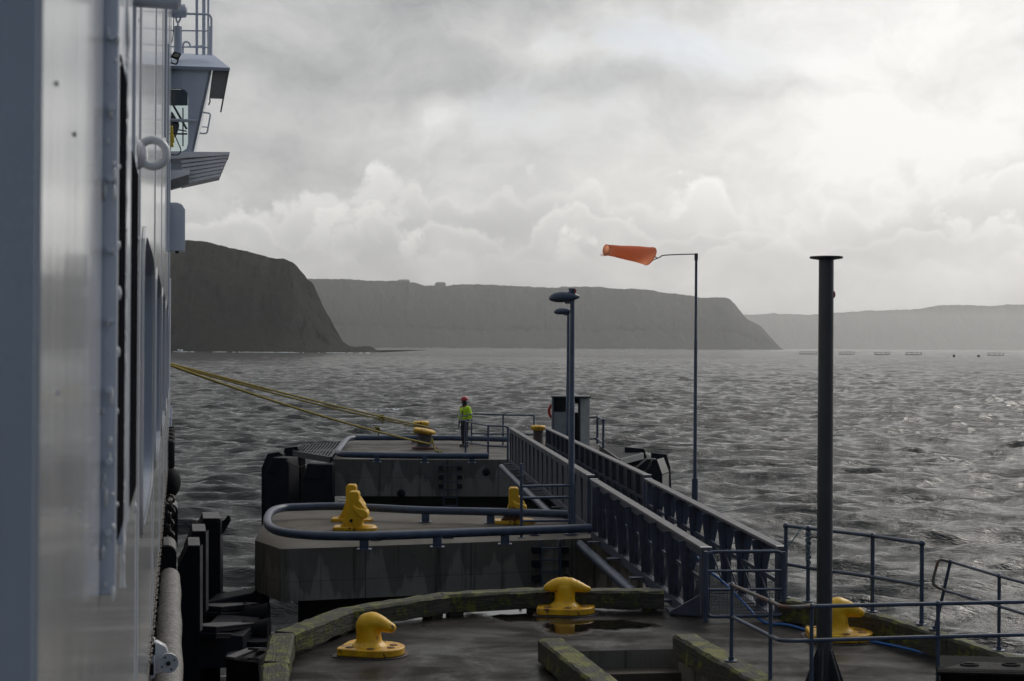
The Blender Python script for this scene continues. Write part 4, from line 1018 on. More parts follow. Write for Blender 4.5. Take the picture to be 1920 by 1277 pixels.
def lamp_post(px, pyb, topy, r, label, hat=False):
    b = PZ(px, pyb, ZD); zt = PD(px, topy, b.y).z
    t = thing('street_lamp', label, 'street lamp', b, 'street lamps on the mooring platforms')
    MB().tube([up(b, ZD), up(b, ZD + 2.6), up(b, ZD + 2.62), up(b, zt)], [r * 1.18, r * 1.15, r, r * 0.85], 16).build('pole', M_steel, t)
    MB().lathe([(r * 2.6, 0), (r * 2.6, 0.03), (r * 1.4, 0.04)], b, 16).build('base_flange', M_steel, t)
    head = MB(); sec = []
    for k in range(17):
        f = k / 16; x = -0.46 + 0.60 * f; ww = max(0.006, 0.13 * math.sin(math.pi * min(1, f ** 0.75 * 0.94 + 0.03)) ** 0.6); hh = 0.155 * math.sin(math.pi * min(1, f ** 0.8 * 0.93 + 0.04)) ** 0.7 + 0.004
        sec.append([Vector((b.x + x, b.y + ww * 1.15 * math.cos(a), zt + 0.02 + hh * math.sin(a) * (0.85 if math.sin(a) > 0 else 0.55) - 0.03 * (1 - f))) for a in np.linspace(0, 2 * math.pi, 16, endpoint=False)])
    vs = [v for s_ in sec for v in s_]; fs = [(i * 16 + k, i * 16 + (k + 1) % 16, (i + 1) * 16 + (k + 1) % 16, (i + 1) * 16 + k) for i in range(16) for k in range(16)]
    fs += [tuple(range(16)), tuple(range(256, 272))]
    hd = head.add(vs, fs).build('lamp_head', M_lamp, t)
    MB().ball((b.x - 0.20, b.y, zt - 0.032), 0.105, 1.5, 0.8, 0.28, 10).build('lens', M_lens, hd)
    MB().box((b.x - 0.07, b.y, zt - 0.07), (0.16, 0.05, 0.08)).build('bracket', M_steel, t, bevel=0.01)
    if hat:
        MB().lathe([(0.062, 0.09), (0.062, 0.165), (0.07, 0.17), (0.07, 0.19)], (b.x - 0.01, b.y, zt), 14).build('photocell', M_steel, t)
        MB().box((b.x + 0.058, b.y - 0.02, zt + 0.135), (0.03, 0.07, 0.06)).build('red_marker', M_red, t)
lamp_post(1070.5, 1003, 559, 0.052, 'nearer and larger street lamp with the red marked cap, on the middle platform', True)
lamp_post(1064.0, 868, 585, 0.050, 'farther smaller street lamp just behind and left of the nearer lamp', False)
for yy in (742, 800):
    pass
wd_ = 28.5; wb = PZ(1303, 990, ZD); wb = Vector((PD(1303, 900, wd_).x, wd_, ZD))
t = thing('windsock', 'orange windsock streaming left from a tall thin blue mast', 'windsock', wb)
zt = PD(1304.5, 477, wd_).z; zs = PD(1303, 897, wd_).z
MB().tube([wb, up(wb, zs)], 0.062, 16).build('mast_sleeve', M_steel, t)
MB().tube([up(wb, zs), up(wb, PD(1304, 640, wd_).z), up(wb, PD(1304, 640, wd_).z + 0.02), up(wb, zt)], [0.036, 0.034, 0.028, 0.026], 14).build('mast', M_steel, t)
MB().tube([up(wb, zt - 0.12), up(wb, zt + 0.02)], 0.036, 12).build('swivel', M_pole, t)
def W3(px, py, dy=0.0): return PD(px, py, wd_ + dy)
MB().tube(catmull([W3(1303, 476.5), W3(1285, 476.8), W3(1265, 477.5), W3(1243, 479), W3(1238, 482), W3(1232, 484.5)], 5), 0.011, 8).build('arm', M_pole, t)
for a, b in (((1232, 484.5), (1222, 481)), ((1232, 484.5), (1219, 491)), ((1232, 484.5), (1224, 474))):
    MB().tube([W3(*a), W3(*b, -0.08)], 0.008, 6).build('bridle', M_blk, t)
cs = [(1219.5, 480, 17.2), (1217, 480.3, 17.0), (1210, 479.5, 16.4), (1195, 477, 15.2), (1178, 474.5, 13.2), (1162, 471.8, 11.6), (1150, 470, 10.6), (1141, 469.3, 10.2), (1136.5, 469, 10.0)]
ct = [(W3(a, b, -0.02 - 0.55 * (1219 - a) / 83), c / 93.6) for a, b, c in cs]
vs = []; nseg = 28
ax = (ct[-1][0] - ct[0][0]).normalized(); e1 = ax.cross(Z3).normalized(); e2 = e1.cross(ax)
for i, (c, r) in enumerate(ct):
    for k in range(nseg):
        a = 2 * math.pi * k / nseg; rr_ = r * (1 + 0.035 * math.sin(3 * a + i * 1.1) + 0.02 * math.sin(7 * a + i * 2.3))
        vs.append(c + e1 * rr_ * math.cos(a) + e2 * rr_ * math.sin(a) * 1.0 - ax * (0.06 * math.sin(a) if i < 3 else 0))
fs = [(i * nseg + k, i * nseg + (k + 1) % nseg, (i + 1) * nseg + (k + 1) % nseg, (i + 1) * nseg + k) for i in range(len(ct) - 1) for k in range(nseg)]
sk = MB().add(vs, fs).build('fabric_sleeve', M_sock, t)
so_ = sk.modifiers.new('s', 'SOLIDIFY'); so_.thickness = 0.006
for k, (c, r) in ((0, ct[1]), (1, ct[-1])):
    MB().tube([c + e1 * r * 1.02 * math.cos(a) + e2 * r * 1.02 * math.sin(a) - (ax * 0.06 * math.sin(a) if k == 0 else Vector((0, 0, 0))) for a in np.linspace(0, 2 * math.pi, 28, endpoint=False)], 0.008, 6, closed=True).build('hoop', M_sock, sk)
rnd = random.Random(4)
for k in range(7):
    a = R(180 + 25 + k * 12); c, r = ct[-1]; p = c + e1 * r * math.cos(a) + e2 * r * math.sin(a)
    MB().tube([p, p + ax * rnd.uniform(0.05, 0.09) + Z3 * rnd.uniform(-0.02, 0.02), p + ax * rnd.uniform(0.10, 0.17) + Z3 * rnd.uniform(-0.05, 0.05)], [0.007, 0.005, 0.002], 5).build('frayed_strip', M_sock, sk)

# ------------------------------------------------------------------ black locker at bottom right
t = thing('locker', 'low black plastic locker with two recessed handles at the bottom right corner', 'locker', PZ(1850, 1277, ZD))
zl = 3.78; f0, f1 = PZ(1762, 1228.5, zl), PZ(1880, 1230, zl); n0, n1 = PZ(1760, 1256, zl), PZ(1990, 1262, zl)
fr_ = PZ(1965, 1233, zl)
body = [n0 + Vector((0.02, 0.02, 0)), n1, fr_, f0 + Vector((0.02, 0, 0))]
MB().extr([up(p, ZD + 0.005) for p in body], (0, 0, zl - ZD - 0.05)).build('body', M_blk, t, bevel=0.01)
MB().extr([up(p, zl - 0.045) for p in (n0 + Vector((-0.03, -0.03, 0)), n1 + Vector((0.03, -0.03, 0)), fr_, f0 + Vector((-0.01, 0, 0)))], (0, 0, 0.045)).build('lid', M_blk, t, bevel=0.012)
M_gls = paint('wet_black_plastic', (0.009, 0.009, 0.011), (0.012, 0.012, 0.014), 6, 0.55, 0.1, spec=0.06)
MB().add([up(p, zl + 0.003) for p in (n0 + (f0 - n0) * 0.08 + Vector((0.05, 0, 0)), n0 + (f0 - n0) * 0.55 + Vector((0.30, 0, 0)), fr_ + (n1 - fr_) * 0.45, n1 + (fr_ - n1) * 0.08)], [(0, 1, 2, 3)]).build('lid_panel', M_gls, t, smooth=0)
for px in (1818, 1896):
    c = PZ(px, 1248, zl); MB().lathe([(0.075, 0.0), (0.07, 0.012), (0.045, 0.014), (0.04, 0.005)], c + Z3 * 0.004, 18, 1.3, 0.9).build('handle', M_blk, t)
MB().beam(n0 + Vector((-0.03, -0.045, -0.02)), n1 + Vector((0.03, -0.045, -0.02)), 0.03, 0.03).build('rim_strip', M_gls, t, bevel=0.008)

# ------------------------------------------------------------------ cabinet shelter and lifebuoy on the far platform
kd = 50.5
t = thing('cabinet', 'open fronted grey cabinet shelter at the far end of the gangway', 'cabinet', PD(1070, 835, kd))
kx0, kx1, kx2 = PD(1035.5, 760, kd).x, PD(1088.5, 760, kd).x, PD(1107, 760, kd).x
kz1 = PD(1060, 743, kd).z; dp = 0.95
def kb(x0, x1, y0, y1, z0, z1, nm, m, **k): return MB().box(((x0 + x1) / 2, (y0 + y1) / 2, (z0 + z1) / 2), (abs(x1 - x0), abs(y1 - y0), abs(z1 - z0))).build(nm, m, t, bevel=0.008)
kb(kx0, kx0 + 0.05, kd, kd + dp, ZD, kz1 - 0.052, 'left_wall', M_cabin)
kb(kx1 - 0.05, kx1, kd, kd + dp, ZD, kz1 - 0.052, 'inner_wall', M_cabdk)
MB().extr([Vector((kx1 + 0.002, kd, ZD)), Vector((kx2, kd + 0.35, ZD)), Vector((kx2, kd + dp, ZD)), Vector((kx1 + 0.002, kd + dp, ZD))], (0, 0, kz1 - ZD - 0.08)).build('side_locker', M_cablt, t, bevel=0.01)
kb(kx0 - 0.03, kx2 + 0.02, kd - 0.05, kd + dp + 0.03, kz1 - 0.05, kz1, 'roof', M_cabdk)
wx0, wx1 = PD(1073.5, 760, kd + dp).x, PD(1086.5, 760, kd + dp).x; wz0, wz1 = PD(1080, 773.5, kd + dp).z, PD(1080, 757, kd + dp).z
bk = MB(); y_ = kd + dp - 0.02
for a0, a1, z0, z1 in ((kx0 + 0.05, wx0, ZD, kz1 - 0.052), (wx1, kx1 - 0.05, ZD, kz1 - 0.052), (wx0, wx1, ZD, wz0), (wx0, wx1, wz1, kz1 - 0.052)):
    bk.box(((a0 + a1) / 2, y_, (z0 + z1) / 2), (a1 - a0, 0.04, z1 - z0))
bk.build('back_wall', M_cabdk, t, smooth=0)
xm = PD(1061, 760, kd).x; zc = PD(1050, 773, kd).z
kb(kx0 + 0.06, xm, kd + 0.02, kd + 0.5, ZD + 0.05, zc, 'inner_cupboard', M_cablt)
kb(xm + 0.01, xm + 0.06, kd + 0.05, kd + 0.5, ZD, kz1 - 0.06, 'upright', M_cabdk)
MB().ball((PD(1047, 779.5, kd).x, kd + 0.115, PD(1047, 779.5, kd).z), 0.025, n=6).build('lock', M_blk, t)
lb = Vector((PD(1041, 771, kd + dp).x, kd + dp + 0.07, PD(1036, 771, kd + dp).z)); t = thing('lifebuoy', 'red lifebuoy ring showing at the left edge of the grey cabinet', 'lifebuoy', lb)
MB().tube([lb + Vector((0.22 * math.cos(a), 0, 0.26 * math.sin(a))) for a in np.linspace(0, 2 * math.pi, 30, endpoint=False)], 0.055, 10, closed=True).build('ring', M_red, t)
for k in range(4):
    a = R(90 * k + 45); MB().ball(lb + Vector((0.22 * math.cos(a), 0, 0.26 * math.sin(a))), 0.06, 1, 1, 1, 8).build('grab_band', M_red, t)

# ------------------------------------------------------------------ fender panels
def fpanel(label, parts, grp, cat='fender'):
    """parts: (name, mat, pixel polygon, depth, extrude vector)"""
    d0_ = parts[0][3]; p0 = PD(*parts[0][2][0], d0_ if isinstance(d0_, (int, float)) else d0_[0]); t = thing('mooring_fender', label, cat, up(p0, 0), grp)
    for nm, m, poly, d, vec in parts:
        MB().extr([PD(a, b, dd) if not isinstance(d, (int, float)) else PD(a, b, d) for (a, b), dd in zip(poly, (d if not isinstance(d, (int, float)) else [d] * len(poly)))], vec).build(nm, m, t, bevel=0.012 if m is not M_black else 0.02)
    return t
G1 = 'dark fender panels at the left of the far platform'
fpanel('outermost dark fender panel behind another, left corner of the far platform', [('panel', M_black, [(490, 1050), (490, 878), (501, 851), (522, 847.5), (530, 852), (530, 1050)], 48.4, (0, 0.5, 0))], G1)
fpanel('left fender panel with a sloping upper face and a chain to its right', [('panel', M_black, [(498, 1050), (498, 888), (511, 857.5), (539, 859), (541, 880), (541, 1050)], [46.4, 46.4, 46.6, 46.3, 46, 46], (0.25, 0.6, 0)),
       ('bevel_plate', M_black, [(499, 886), (514.5, 889), (524.5, 859.5), (511, 857.5)], 46.3, (0, 0.05, 0))], G1)
fpanel('tall dark fender panel under the tip of the grated platform', [('panel', M_black, [(530, 1050), (530, 856), (533, 840), (557, 837), (563, 850), (565, 925), (565, 1050)], 49.8, (0.1, 0.5, 0))], G1)
fpanel('broad fender panel touching the concrete of the far platform', [('panel', M_black, [(567, 1050), (567, 900), (576, 869), (624, 871), (624, 1050)], 45.4, (0, 0.55, 0)),
       ('bevel_plate', M_black, [(569, 897), (606, 899), (606, 871), (578, 869.5)], 45.3, (0, 0.05, 0))], G1)
def catenary(a, b, sag, n=14):
    a, b = Vector(a), Vector(b); return [a.lerp(b, k / n) - Z3 * sag * 4 * (k / n) * (1 - k / n) for k in range(n + 1)]
def chain_link(mb, P, r, w_):
    for i in range(len(P) - 1):
        a, b = P[i], P[i + 1]; c = (a + b) / 2; d = (b - a) * 0.62; s = d.cross(Z3 if i % 2 else Vector((0.3, 1, 0.2))).normalized() * w_
        mb.tube([c + d * math.cos(q_) + s * math.sin(q_) for q_ in np.linspace(0, 2 * math.pi, 8, endpoint=False)], r, 5, closed=True)
cn = MB(); chain_link(cn, catenary(PD(536, 862, 46.2), PD(574, 872, 46.2), 0.12, 16), 0.012, 0.03)
tag(cn.build('chain', M_chain, None, PD(536, 862, 46.2)), 'slack chain between two dark fender panels at the left of the far platform', 'chain')
G2 = 'dark fender panels at the right of the far platform'
fpanel('right fender panel with a pale sloping face', [('panel', M_black, [(1185, 1050), (1185, 885), (1214, 861), (1232, 861.5), (1241.5, 889.5), (1241.5, 1050)], 47.0, (0, 0.6, 0)),
       ('pale_bevel', M_plast, [(1232, 861.5), (1244, 858), (1254, 885), (1242, 889.5)], [47, 47.5, 47.5, 47], (0.01, 0.02, 0)),
       ('pale_face', M_plast, [(1242, 891), (1254, 886.5), (1254, 1050), (1242, 1050)], [47, 47.5, 47.5, 47], (0.01, 0.02, 0))], G2)
fpanel('black fender panel edge standing behind the pale faced one', [('panel', M_black, [(1222, 1050), (1222, 849), (1250, 852), (1257, 876), (1259, 914), (1259, 1050)], 48.4, (0, 0.3, 0))], G2)
fpanel('dark sloping fender panel between the right grating and the pale faced panel', [('panel', M_black, [(1172, 1050), (1172, 838.5), (1208, 841.5), (1215, 865), (1215, 1050)], 50.0, (0, 0.3, 0))], G2)
cn = MB(); chain_link(cn, catenary(PD(1190, 874, 46.8), PD(1222, 864, 46.8), 0.30, 16), 0.016, 0.04)
tag(cn.build('chain', M_chain, None, PD(1192, 874, 46.8)), 'chain hanging in a curve on the dark right hand fender panel', 'chain')
# grated platforms
def grate_deck(poly, label, n, rise=0.0, th=0.20, pale=False):
    P = [PZ(a, b, ZD - 0.03) for a, b in poly]; t = thing('grated_platform', label, 'grated platform', P[0])
    m = MB()
    for i in range(n):
        f = (i + 0.5) / n; a = P[0].lerp(P[1], f); b = P[3].lerp(P[2], f); m.beam(a, b, 0.035, 0.05)
    for f in (0.33, 0.66): m.beam(P[0].lerp(P[3], f) - Z3 * 0.03, P[1].lerp(P[2], f) - Z3 * 0.03, 0.03, 0.04)
    m.build('grating', M_grate, t, smooth=0)
    for i in range(4):
        a, b = P[i], P[(i + 1) % 4]; MB().beam(a - Z3 * th * 0.3, b - Z3 * th * 0.3, 0.06, th).build('edge_beam', M_cablt if (pale and i == 0) else M_fgrey if i == 3 else M_grate, t, smooth=0)
grate_deck([(550, 847), (620, 859), (643, 828), (558, 838)], 'grated steel walkway wedge on the left side of the far platform', 13)
grate_deck([(1162, 863), (1205.5, 852), (1176, 838.5), (1125, 837)], 'grated steel walkway wedge on the right side of the far platform', 13, pale=True)

# near fender frames beside the ship
G3 = 'tall dark fender frames between the ship and the middle platform'
def sfender(label, d, xl, xr, yt, ych, xch, lt, side=True, lug=False, yb=1400, ytop2=None):
    t0 = PD(xl, yb, d); t = thing('mooring_fender', label, 'fender', up(t0, 0), G3)
    ex = SU * 1.0
    MB().extr([PD(xl, yb, d), PD(xl, ych, d), PD(xch, yt, d), PD(xr - 5, yt, d), PD(xr - 5, yb, d)], ex).build('panel', M_black, t, bevel=0.01)
    MB().extr([PD(xr - 5, lt[1], d), PD(xr - 5, lt[0], d), PD(xr, lt[0] - 4, d + 0.1), PD(xr, lt[1] - 4, d + 0.1)], SU * 0.1).build('edge_strip', M_fgrey, t, smooth=0)
    MB().extr([PD(xch, yt - 1, d), PD(xr - 5, yt - 1, d), PD(xr - 5, yt - 1, d) + ex, PD(xch, yt - 1, d) + ex], (0, 0, 0.012)).build('top_plate', M_fgrey, t, smooth=0)
    if lug:
        MB().extr([PD(xr - 3, 1003, d), PD(xr - 2, 978, d), PD(xr + 8, 969, d), PD(xr + 14, 971, d), PD(xr + 14, 977, d), PD(xr + 2, 998, d)], (0, 0.05, 0)).build('lug', M_black, t, smooth=0)
        MB().lathe([(0.035, -0.01), (0.035, 0.065), (0.02, 0.07)], PD(xr + 10, 974, d), 12).build('pin', M_black, t)
    return t
sfender('front fender frame, lowest and nearest of the three dark ones beside the ship', 22.8, 333, 380, 1025, 1066, 353, (1026, 1184))
sfender('middle fender frame of the three dark ones beside the ship', 24.6, 345, 391, 998, 1035, 361, (999, 1146))
sfender('rear fender frame with a pierced lug at its top right corner', 26.4, 366, 418, 974, 1000, 381, (975, 1113), lug=True)
def arm(a, b, d0, d1, w_, t, name='fender_arm'):
    MB().beam(PD(*a, d0), PD(*b, d1), 0.5, w_).build(name, M_black, t, smooth=0)
    MB().beam(PD(a[0], a[1] - 0, d0) + Z3 * (w_ / 2), PD(b[0], b[1], d1) + Z3 * (w_ / 2), 0.53, 0.015).build(name + '_flange', M_fgrey, t, smooth=0)
t = thing('fender_support', 'black steel arms and cone buffers joining the fender frames to the middle platform', 'fender support', up(PD(470, 1180, 24), 0))
arm((411, 1114), (480, 1110), 26.6, 27.6, 0.10, t); arm((390, 1141), (462, 1134), 24.8, 26.2, 0.08, t); arm((388, 1152), (456, 1152), 24.8, 26.2, 0.08, t)
arm((378, 1179), (456, 1171), 23.0, 24.6, 0.08, t); arm((378, 1191), (456, 1191), 23.0, 24.6, 0.08, t)
MB().extr([PD(372, 1186, 23.2), PD(456, 1192, 23.6), PD(456, 1250, 23.6), PD(372, 1256, 23.2)], (0, 1.6, 0)).build('box_beam', M_black, t, bevel=0.02)
MB().extr([PD(388, 1128, 25.4), PD(474, 1112, 26.4), PD(474, 1200, 26.4), PD(388, 1200, 25.4)], (0, 0.8, 0)).build('box_beam', M_black, t, bevel=0.02)
for d_, y0 in ((26.6, 1118), (25.4, 1146), (24.2, 1176)):
    for k in range(1):
        c = PD(472, y0 + 6, d_ + 0.3); MB().tube([c - Vector((0.15, 0, 0)), c, c + Vector((0.3, 0, 0))], [0.22, 0.15, 0.22], 20).build('cone_buffer', M_rubber, t)
for px, d_ in ((470, 26.0), (486, 24.2), (460, 23.0)):
    c = PD(px, 1150, d_); MB().tube([up(c, 2.0), up(c, -2)], 0.30, 20).build('pile', M_black, t)
for px in (386, 404):
    c = PD(px, 1265, 22.5); MB().tube([up(c, 1.6), up(c, -2)], 0.09, 12).build('thin_pile', M_fgrey, t)
t = thing('steel_bracket', 'small pale edged steel bracket frame beside the mossy timber curve', 'steel bracket', PD(460, 1225, 17.5))
for a, b, c, e in ((432, 1234, 475, 1217), (475, 1217, 496, 1217), (475, 1236, 494, 1222), (432, 1234, 480, 1242)):
    MB().beam(PD(a, b, 17.2), PD(c, e, 17.6), 0.14, 0.03).build('flange', M_fgrey, t, smooth=0)
MB().extr([PD(434, 1237, 17.3), PD(484, 1243, 17.3), PD(488, 1300, 17.3), PD(432, 1300, 17.3)], (0, 0.5, 0)).build('bracket_body', M_black, t, bevel=0.01)

# ------------------------------------------------------------------ mooring ropes
rs0 = SP(33.0, -0.6, 0); 
def rope(px0, py0, px1, py1, d1, sag, label, r=0.042, eye=None):
    tt = 34.5; o, z = ST(px0, py0, tt); a = SP(tt, o, z); b = PD(px1, py1, d1)
    ext = a + (a - b).normalized() * 1.6
    P = [ext] + [a.lerp(b, k / 30) - Z3 * sag * 4 * (k / 30) * (1 - k / 30) for k in range(31)]
    if eye:
        c, er, ez = eye
        ang0 = math.atan2(b.y - c.y, b.x - c.x)
        P += [Vector((c.x + er * math.cos(ang0 + q_), c.y + er * math.sin(ang0 + q_), ez - 0.03 * q_ / 3)) for q_ in np.linspace(0.3, 5.6, 20)]
    vs = P
    return tag(MB().tube(P, r, 8).build('mooring_rope', M_rope, None, a), label, 'mooring rope', 'mooring ropes from the ship')
cf, cb_ = PZ(796, 842, ZD), PZ(789, 829, ZD)
rope(318, 681.5, 806, 801.5, cb_.y - 0.27, 0.05, 'upper yellow mooring rope to the rear mushroom bollard', 0.030, (cb_, 0.30, ZD + 0.45))
rope(318, 683.5, 803, 804.5, cb_.y - 0.30, 0.09, 'middle dull yellow mooring rope just under the upper one', 0.027, (cb_, 0.31, ZD + 0.36))
rope(318, 684.5, 806, 832.5, cf.y - 0.30, 0.14, 'lowest bright yellow mooring rope to the front tilted cap bollard', 0.034, (cf, 0.31, ZD + 0.30))
def knot(px, py, d, label):
    c = PD(px, py, d); t = []
    for k in range(5): t += [c + Vector((0.07 * math.cos(q_) * (1 - .1 * k) + 0.03 * (k - 2), 0.07 * math.sin(q_), 0.08 * math.sin(q_ + k))) for q_ in np.linspace(0, 5.5, 8)]
    t.append(c + Vector((0.03, -0.05, -0.22)))
    tag(MB().tube(t, 0.022, 6).build('rope_lashing', M_rope, None, c), label, 'rope lashing')
knot(715, 782.5, 48.9, 'frayed lashing round the upper pair of ropes near the rear bollard')
knot(707, 805.5, 47.0, 'small knot hanging on the lowest mooring rope')
tl = [PD(810, 822, 50.1), PD(814, 838, 49.9), PD(818, 846, 49.6), PZ(821, 847, ZD + 0.03), PZ(828, 846.5, ZD + 0.03)]
tag(MB().tube(catmull(tl, 6), 0.03, 8).build('rope_tail', M_rope, None, tl[-1]), 'loose rope tail trailing on the concrete beside the front bollard', 'rope')
# PART_5
# ------------------------------------------------------------------ the ferry
ferry = thing('ferry', 'white ferry alongside at left, its glossy riveted side filling the left edge', 'ferry', SP(14, -1.5, 0))
HO = -0.165
def se(a, b, th, n=7.0):
    c, s = math.cos(th), math.sin(th); r = (abs(c / a) ** n + abs(s / b) ** n) ** (-1.0 / n); return r * c, r * s
def sbox(t0, t1, o0, o1, z0, z1, name, mat, parent=ferry, bevel=0.0):
    P = [SP(t0, o0, 0), SP(t1, o0, 0), SP(t1, o1, 0), SP(t0, o1, 0)]
    return MB().extr([up(p, z0) for p in P], (0, 0, z1 - z0)).build(name, mat, parent, bevel=bevel)
wins = [(6.62, 9.45), (10.35, 13.05), (14.2, 16.9), (18.1, 20.7), (21.9, 24.3)]
wz0, wz1 = CAMZ - 0.875, CAMZ + 0.52
TEDGE = SO(76, 650, HO)[0]
def hull_side():
    mb = MB(); glz = []; Z0, Z1, ZT = CAMZ - 1.0, CAMZ + 0.68, CAMZ + 9.0; T0, T1 = TEDGE, 27.3; ZB = 4.9
    def quad(t0, t1, z0, z1):
        n = max(1, int((t1 - t0) / 1.5)); m = max(1, int((z1 - z0) / 1.5))
        for i in range(n):
            for j in range(m):
                a, b = t0 + (t1 - t0) * i / n, t0 + (t1 - t0) * (i + 1) / n; c, d = z0 + (z1 - z0) * j / m, z0 + (z1 - z0) * (j + 1) / m
                mb.add([SP(a, HO, c), SP(b, HO, c), SP(b, HO, d), SP(a, HO, d)], [(0, 1, 2, 3)])
    quad(T0, T1, Z1, ZT); quad(T0, T1, ZB, Z0)
    e = T0
    for (a, b) in wins:
        ca, cb = a - 0.12, b + 0.12
        quad(e, ca, Z0, Z1); e = cb
        tc_, zc_ = (a + b) / 2, (wz0 + wz1) / 2; ha, hb = (b - a) / 2, (wz1 - wz0) / 2
        oa, ob = (cb - ca) / 2, Z1 - zc_; ob2 = zc_ - Z0
        angs = sorted(list(np.linspace(0, 2 * math.pi, 72, endpoint=False)) + [math.atan2(ob, oa), math.atan2(ob, -oa), math.atan2(-ob2, -oa) % (2 * math.pi), math.atan2(-ob2, oa) % (2 * math.pi)])
        inn = []; out = []
        for th in angs:
            x, z = se(ha, hb, th); inn.append((x, z))
            c, s = math.cos(th), math.sin(th); k = min(oa / abs(c) if abs(c) > 1e-9 else 1e9, (ob if s > 0 else ob2) / abs(s) if abs(s) > 1e-9 else 1e9); out.append((k * c, k * s))
        n = len(angs)
        vs = [SP(tc_ + x, HO, zc_ + z) for x, z in out] + [SP(tc_ + x, HO, zc_ + z) for x, z in inn]
        mb.add(vs, [(k, (k + 1) % n, (k + 1) % n + n, k + n) for k in range(n)])
        glz.append((tc_, zc_, inn))
    quad(e, T1, Z0, Z1)
    # aft end of the plating, top and inner face make it a real block
    mb.add([SP(T0, HO, ZB), SP(T0, HO, ZT), SP(T0, -6, ZT), SP(T0, -6, ZB)], [(0, 1, 2, 3)])
    mb.add([SP(T1, HO, ZB), SP(T1, HO, ZT), SP(T1, -6, ZT), SP(T1, -6, ZB)], [(0, 1, 2, 3)])
    mb.add([SP(T0, HO, ZT), SP(T1, HO, ZT), SP(T1, -6, ZT), SP(T0, -6, ZT)], [(0, 1, 2, 3)])
    mb.add([SP(T0, -6, ZB), SP(T1, -6, ZB), SP(T1, -6, ZT), SP(T0, -6, ZT)], [(0, 1, 2, 3)])
    mb.add([SP(T0, HO, ZB), SP(T1, HO, ZB), SP(T1, -6, ZB), SP(T0, -6, ZB)], [(0, 1, 2, 3)])
    mb.build('superstructure_side', M_hull, ferry, smooth=25)
    for tc_, zc_, inn in glz:
        n = len(inn)
        w_ = MB().add([SP(tc_ + x, HO, zc_ + z) for x, z in inn] + [SP(tc_ + x, HO - 0.10, zc_ + z) for x, z in inn], [(k, (k + 1) % n, (k + 1) % n + n, k + n) for k in range(n)]).build('window', M_hull2, ferry, smooth=30)
        MB().add([SP(tc_ + x, HO - 0.095, zc_ + z) for x, z in inn], [tuple(range(n))]).build('pane', M_glass, w_, smooth=0)
        f = MB(); ou = [(x * (1 + 0.055 / 1.3), z * (1 + 0.05 / 0.7)) for x, z in inn]
        r0 = [SP(tc_ + x, HO + 0.002, zc_ + z) for x, z in ou] + [SP(tc_ + x, HO + 0.014, zc_ + z) for x, z in ou] + [SP(tc_ + x, HO + 0.014, zc_ + z) for x, z in inn] + [SP(tc_ + x, HO + 0.002, zc_ + z) for x, z in inn]
        f.add(r0, [(j * n + k, j * n + (k + 1) % n, (j + 1) * n + (k + 1) % n, (j + 1) * n + k) for j in range(3) for k in range(n)])
        f.build('frame', M_hull, w_, smooth=30)
hull_side()
# the side goes on behind the camera, beyond the opening the picture was taken from
sbox(-14, 0.75, -6, -0.45, 2.0, CAMZ + 9.0, 'superstructure_side', M_hull)
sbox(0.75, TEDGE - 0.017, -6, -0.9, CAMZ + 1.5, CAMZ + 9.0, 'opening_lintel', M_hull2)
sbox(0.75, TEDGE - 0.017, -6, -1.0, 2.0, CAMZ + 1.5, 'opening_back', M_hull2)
M_reveal = paint('reveal_blue_shade', (0.34, 0.40, 0.48), (0.22, 0.27, 0.34), 1.5, 0.3, streak=6, bump=0)  # bluish shade of the aft-facing reveal, put into its colour
sbox(TEDGE - 0.016, TEDGE - 0.002, -6, HO - 0.006, 3.0, CAMZ + 5, 'opening_reveal', M_reveal)  # thin sheet added over the end face to carry the painted shade
# near door frame: a raised, bolted flange with black rubber gaskets
zf0, zf1 = SO(200, 1075, HO)[1], CAMZ + 1.6
tA = SO(190, 650, HO)[0]; oB = -0.132
tB = SO(245, 650, oB)[0]
zg0, zg1 = SO(227, 985, oB)[1], SO(227, 112, oB)[1]
tg0, tg1 = SO(221, 650, oB)[0], SO(232, 650, oB)[0]
th0, th1 = SO(243.5, 650, oB)[0], SO(255, 650, oB)[0]
sbox(tA, tg0, HO - 0.02, oB, zf0, zf1, 'door_flange', M_hull2, bevel=0.006)
sbox(tg0, tg1, HO - 0.02, oB + 0.003, zg0, zg1, 'door_gasket', M_gasket)
sbox(tg0, tg1, HO - 0.02, oB, zg1 + 0.001, zf1, 'door_flange', M_hull2, bevel=0.004)
sbox(tg1, th0, HO - 0.02, oB + 0.001, zg0 - 0.06, zf1, 'door_flange', M_hull2, bevel=0.006)
zh0, zh1 = SO(249, 925, oB)[1], SO(249, 295, oB)[1]
sbox(th0, th1, HO - 0.02, oB + 0.004, zh0, zh1, 'door_gasket', M_gasket)
rnd = random.Random(9)
for k in range(14):
    z = zf0 + 0.14 + k * 0.155
    if z > zf1: break
    c = SP(tA, HO + 0.018, z)
    MB().tube([c, c - SU * 0.016], [0.0085, 0.0075], 6).build('bolt', M_hull2, ferry)
    c = SP(tg0 - 0.008, oB, z + rnd.uniform(0, 0.12)); MB().ball(c, rnd.uniform(0.003, 0.008), 1, 1, rnd.uniform(1, 3), 8).build('bolt', M_hull, ferry)
    c = SP(tg1 + 0.06, oB, z + rnd.uniform(0, 0.12)); MB().ball(c, rnd.uniform(0.003, 0.008), 1, 1, rnd.uniform(1, 3), 8).build('bolt', M_hull, ferry)
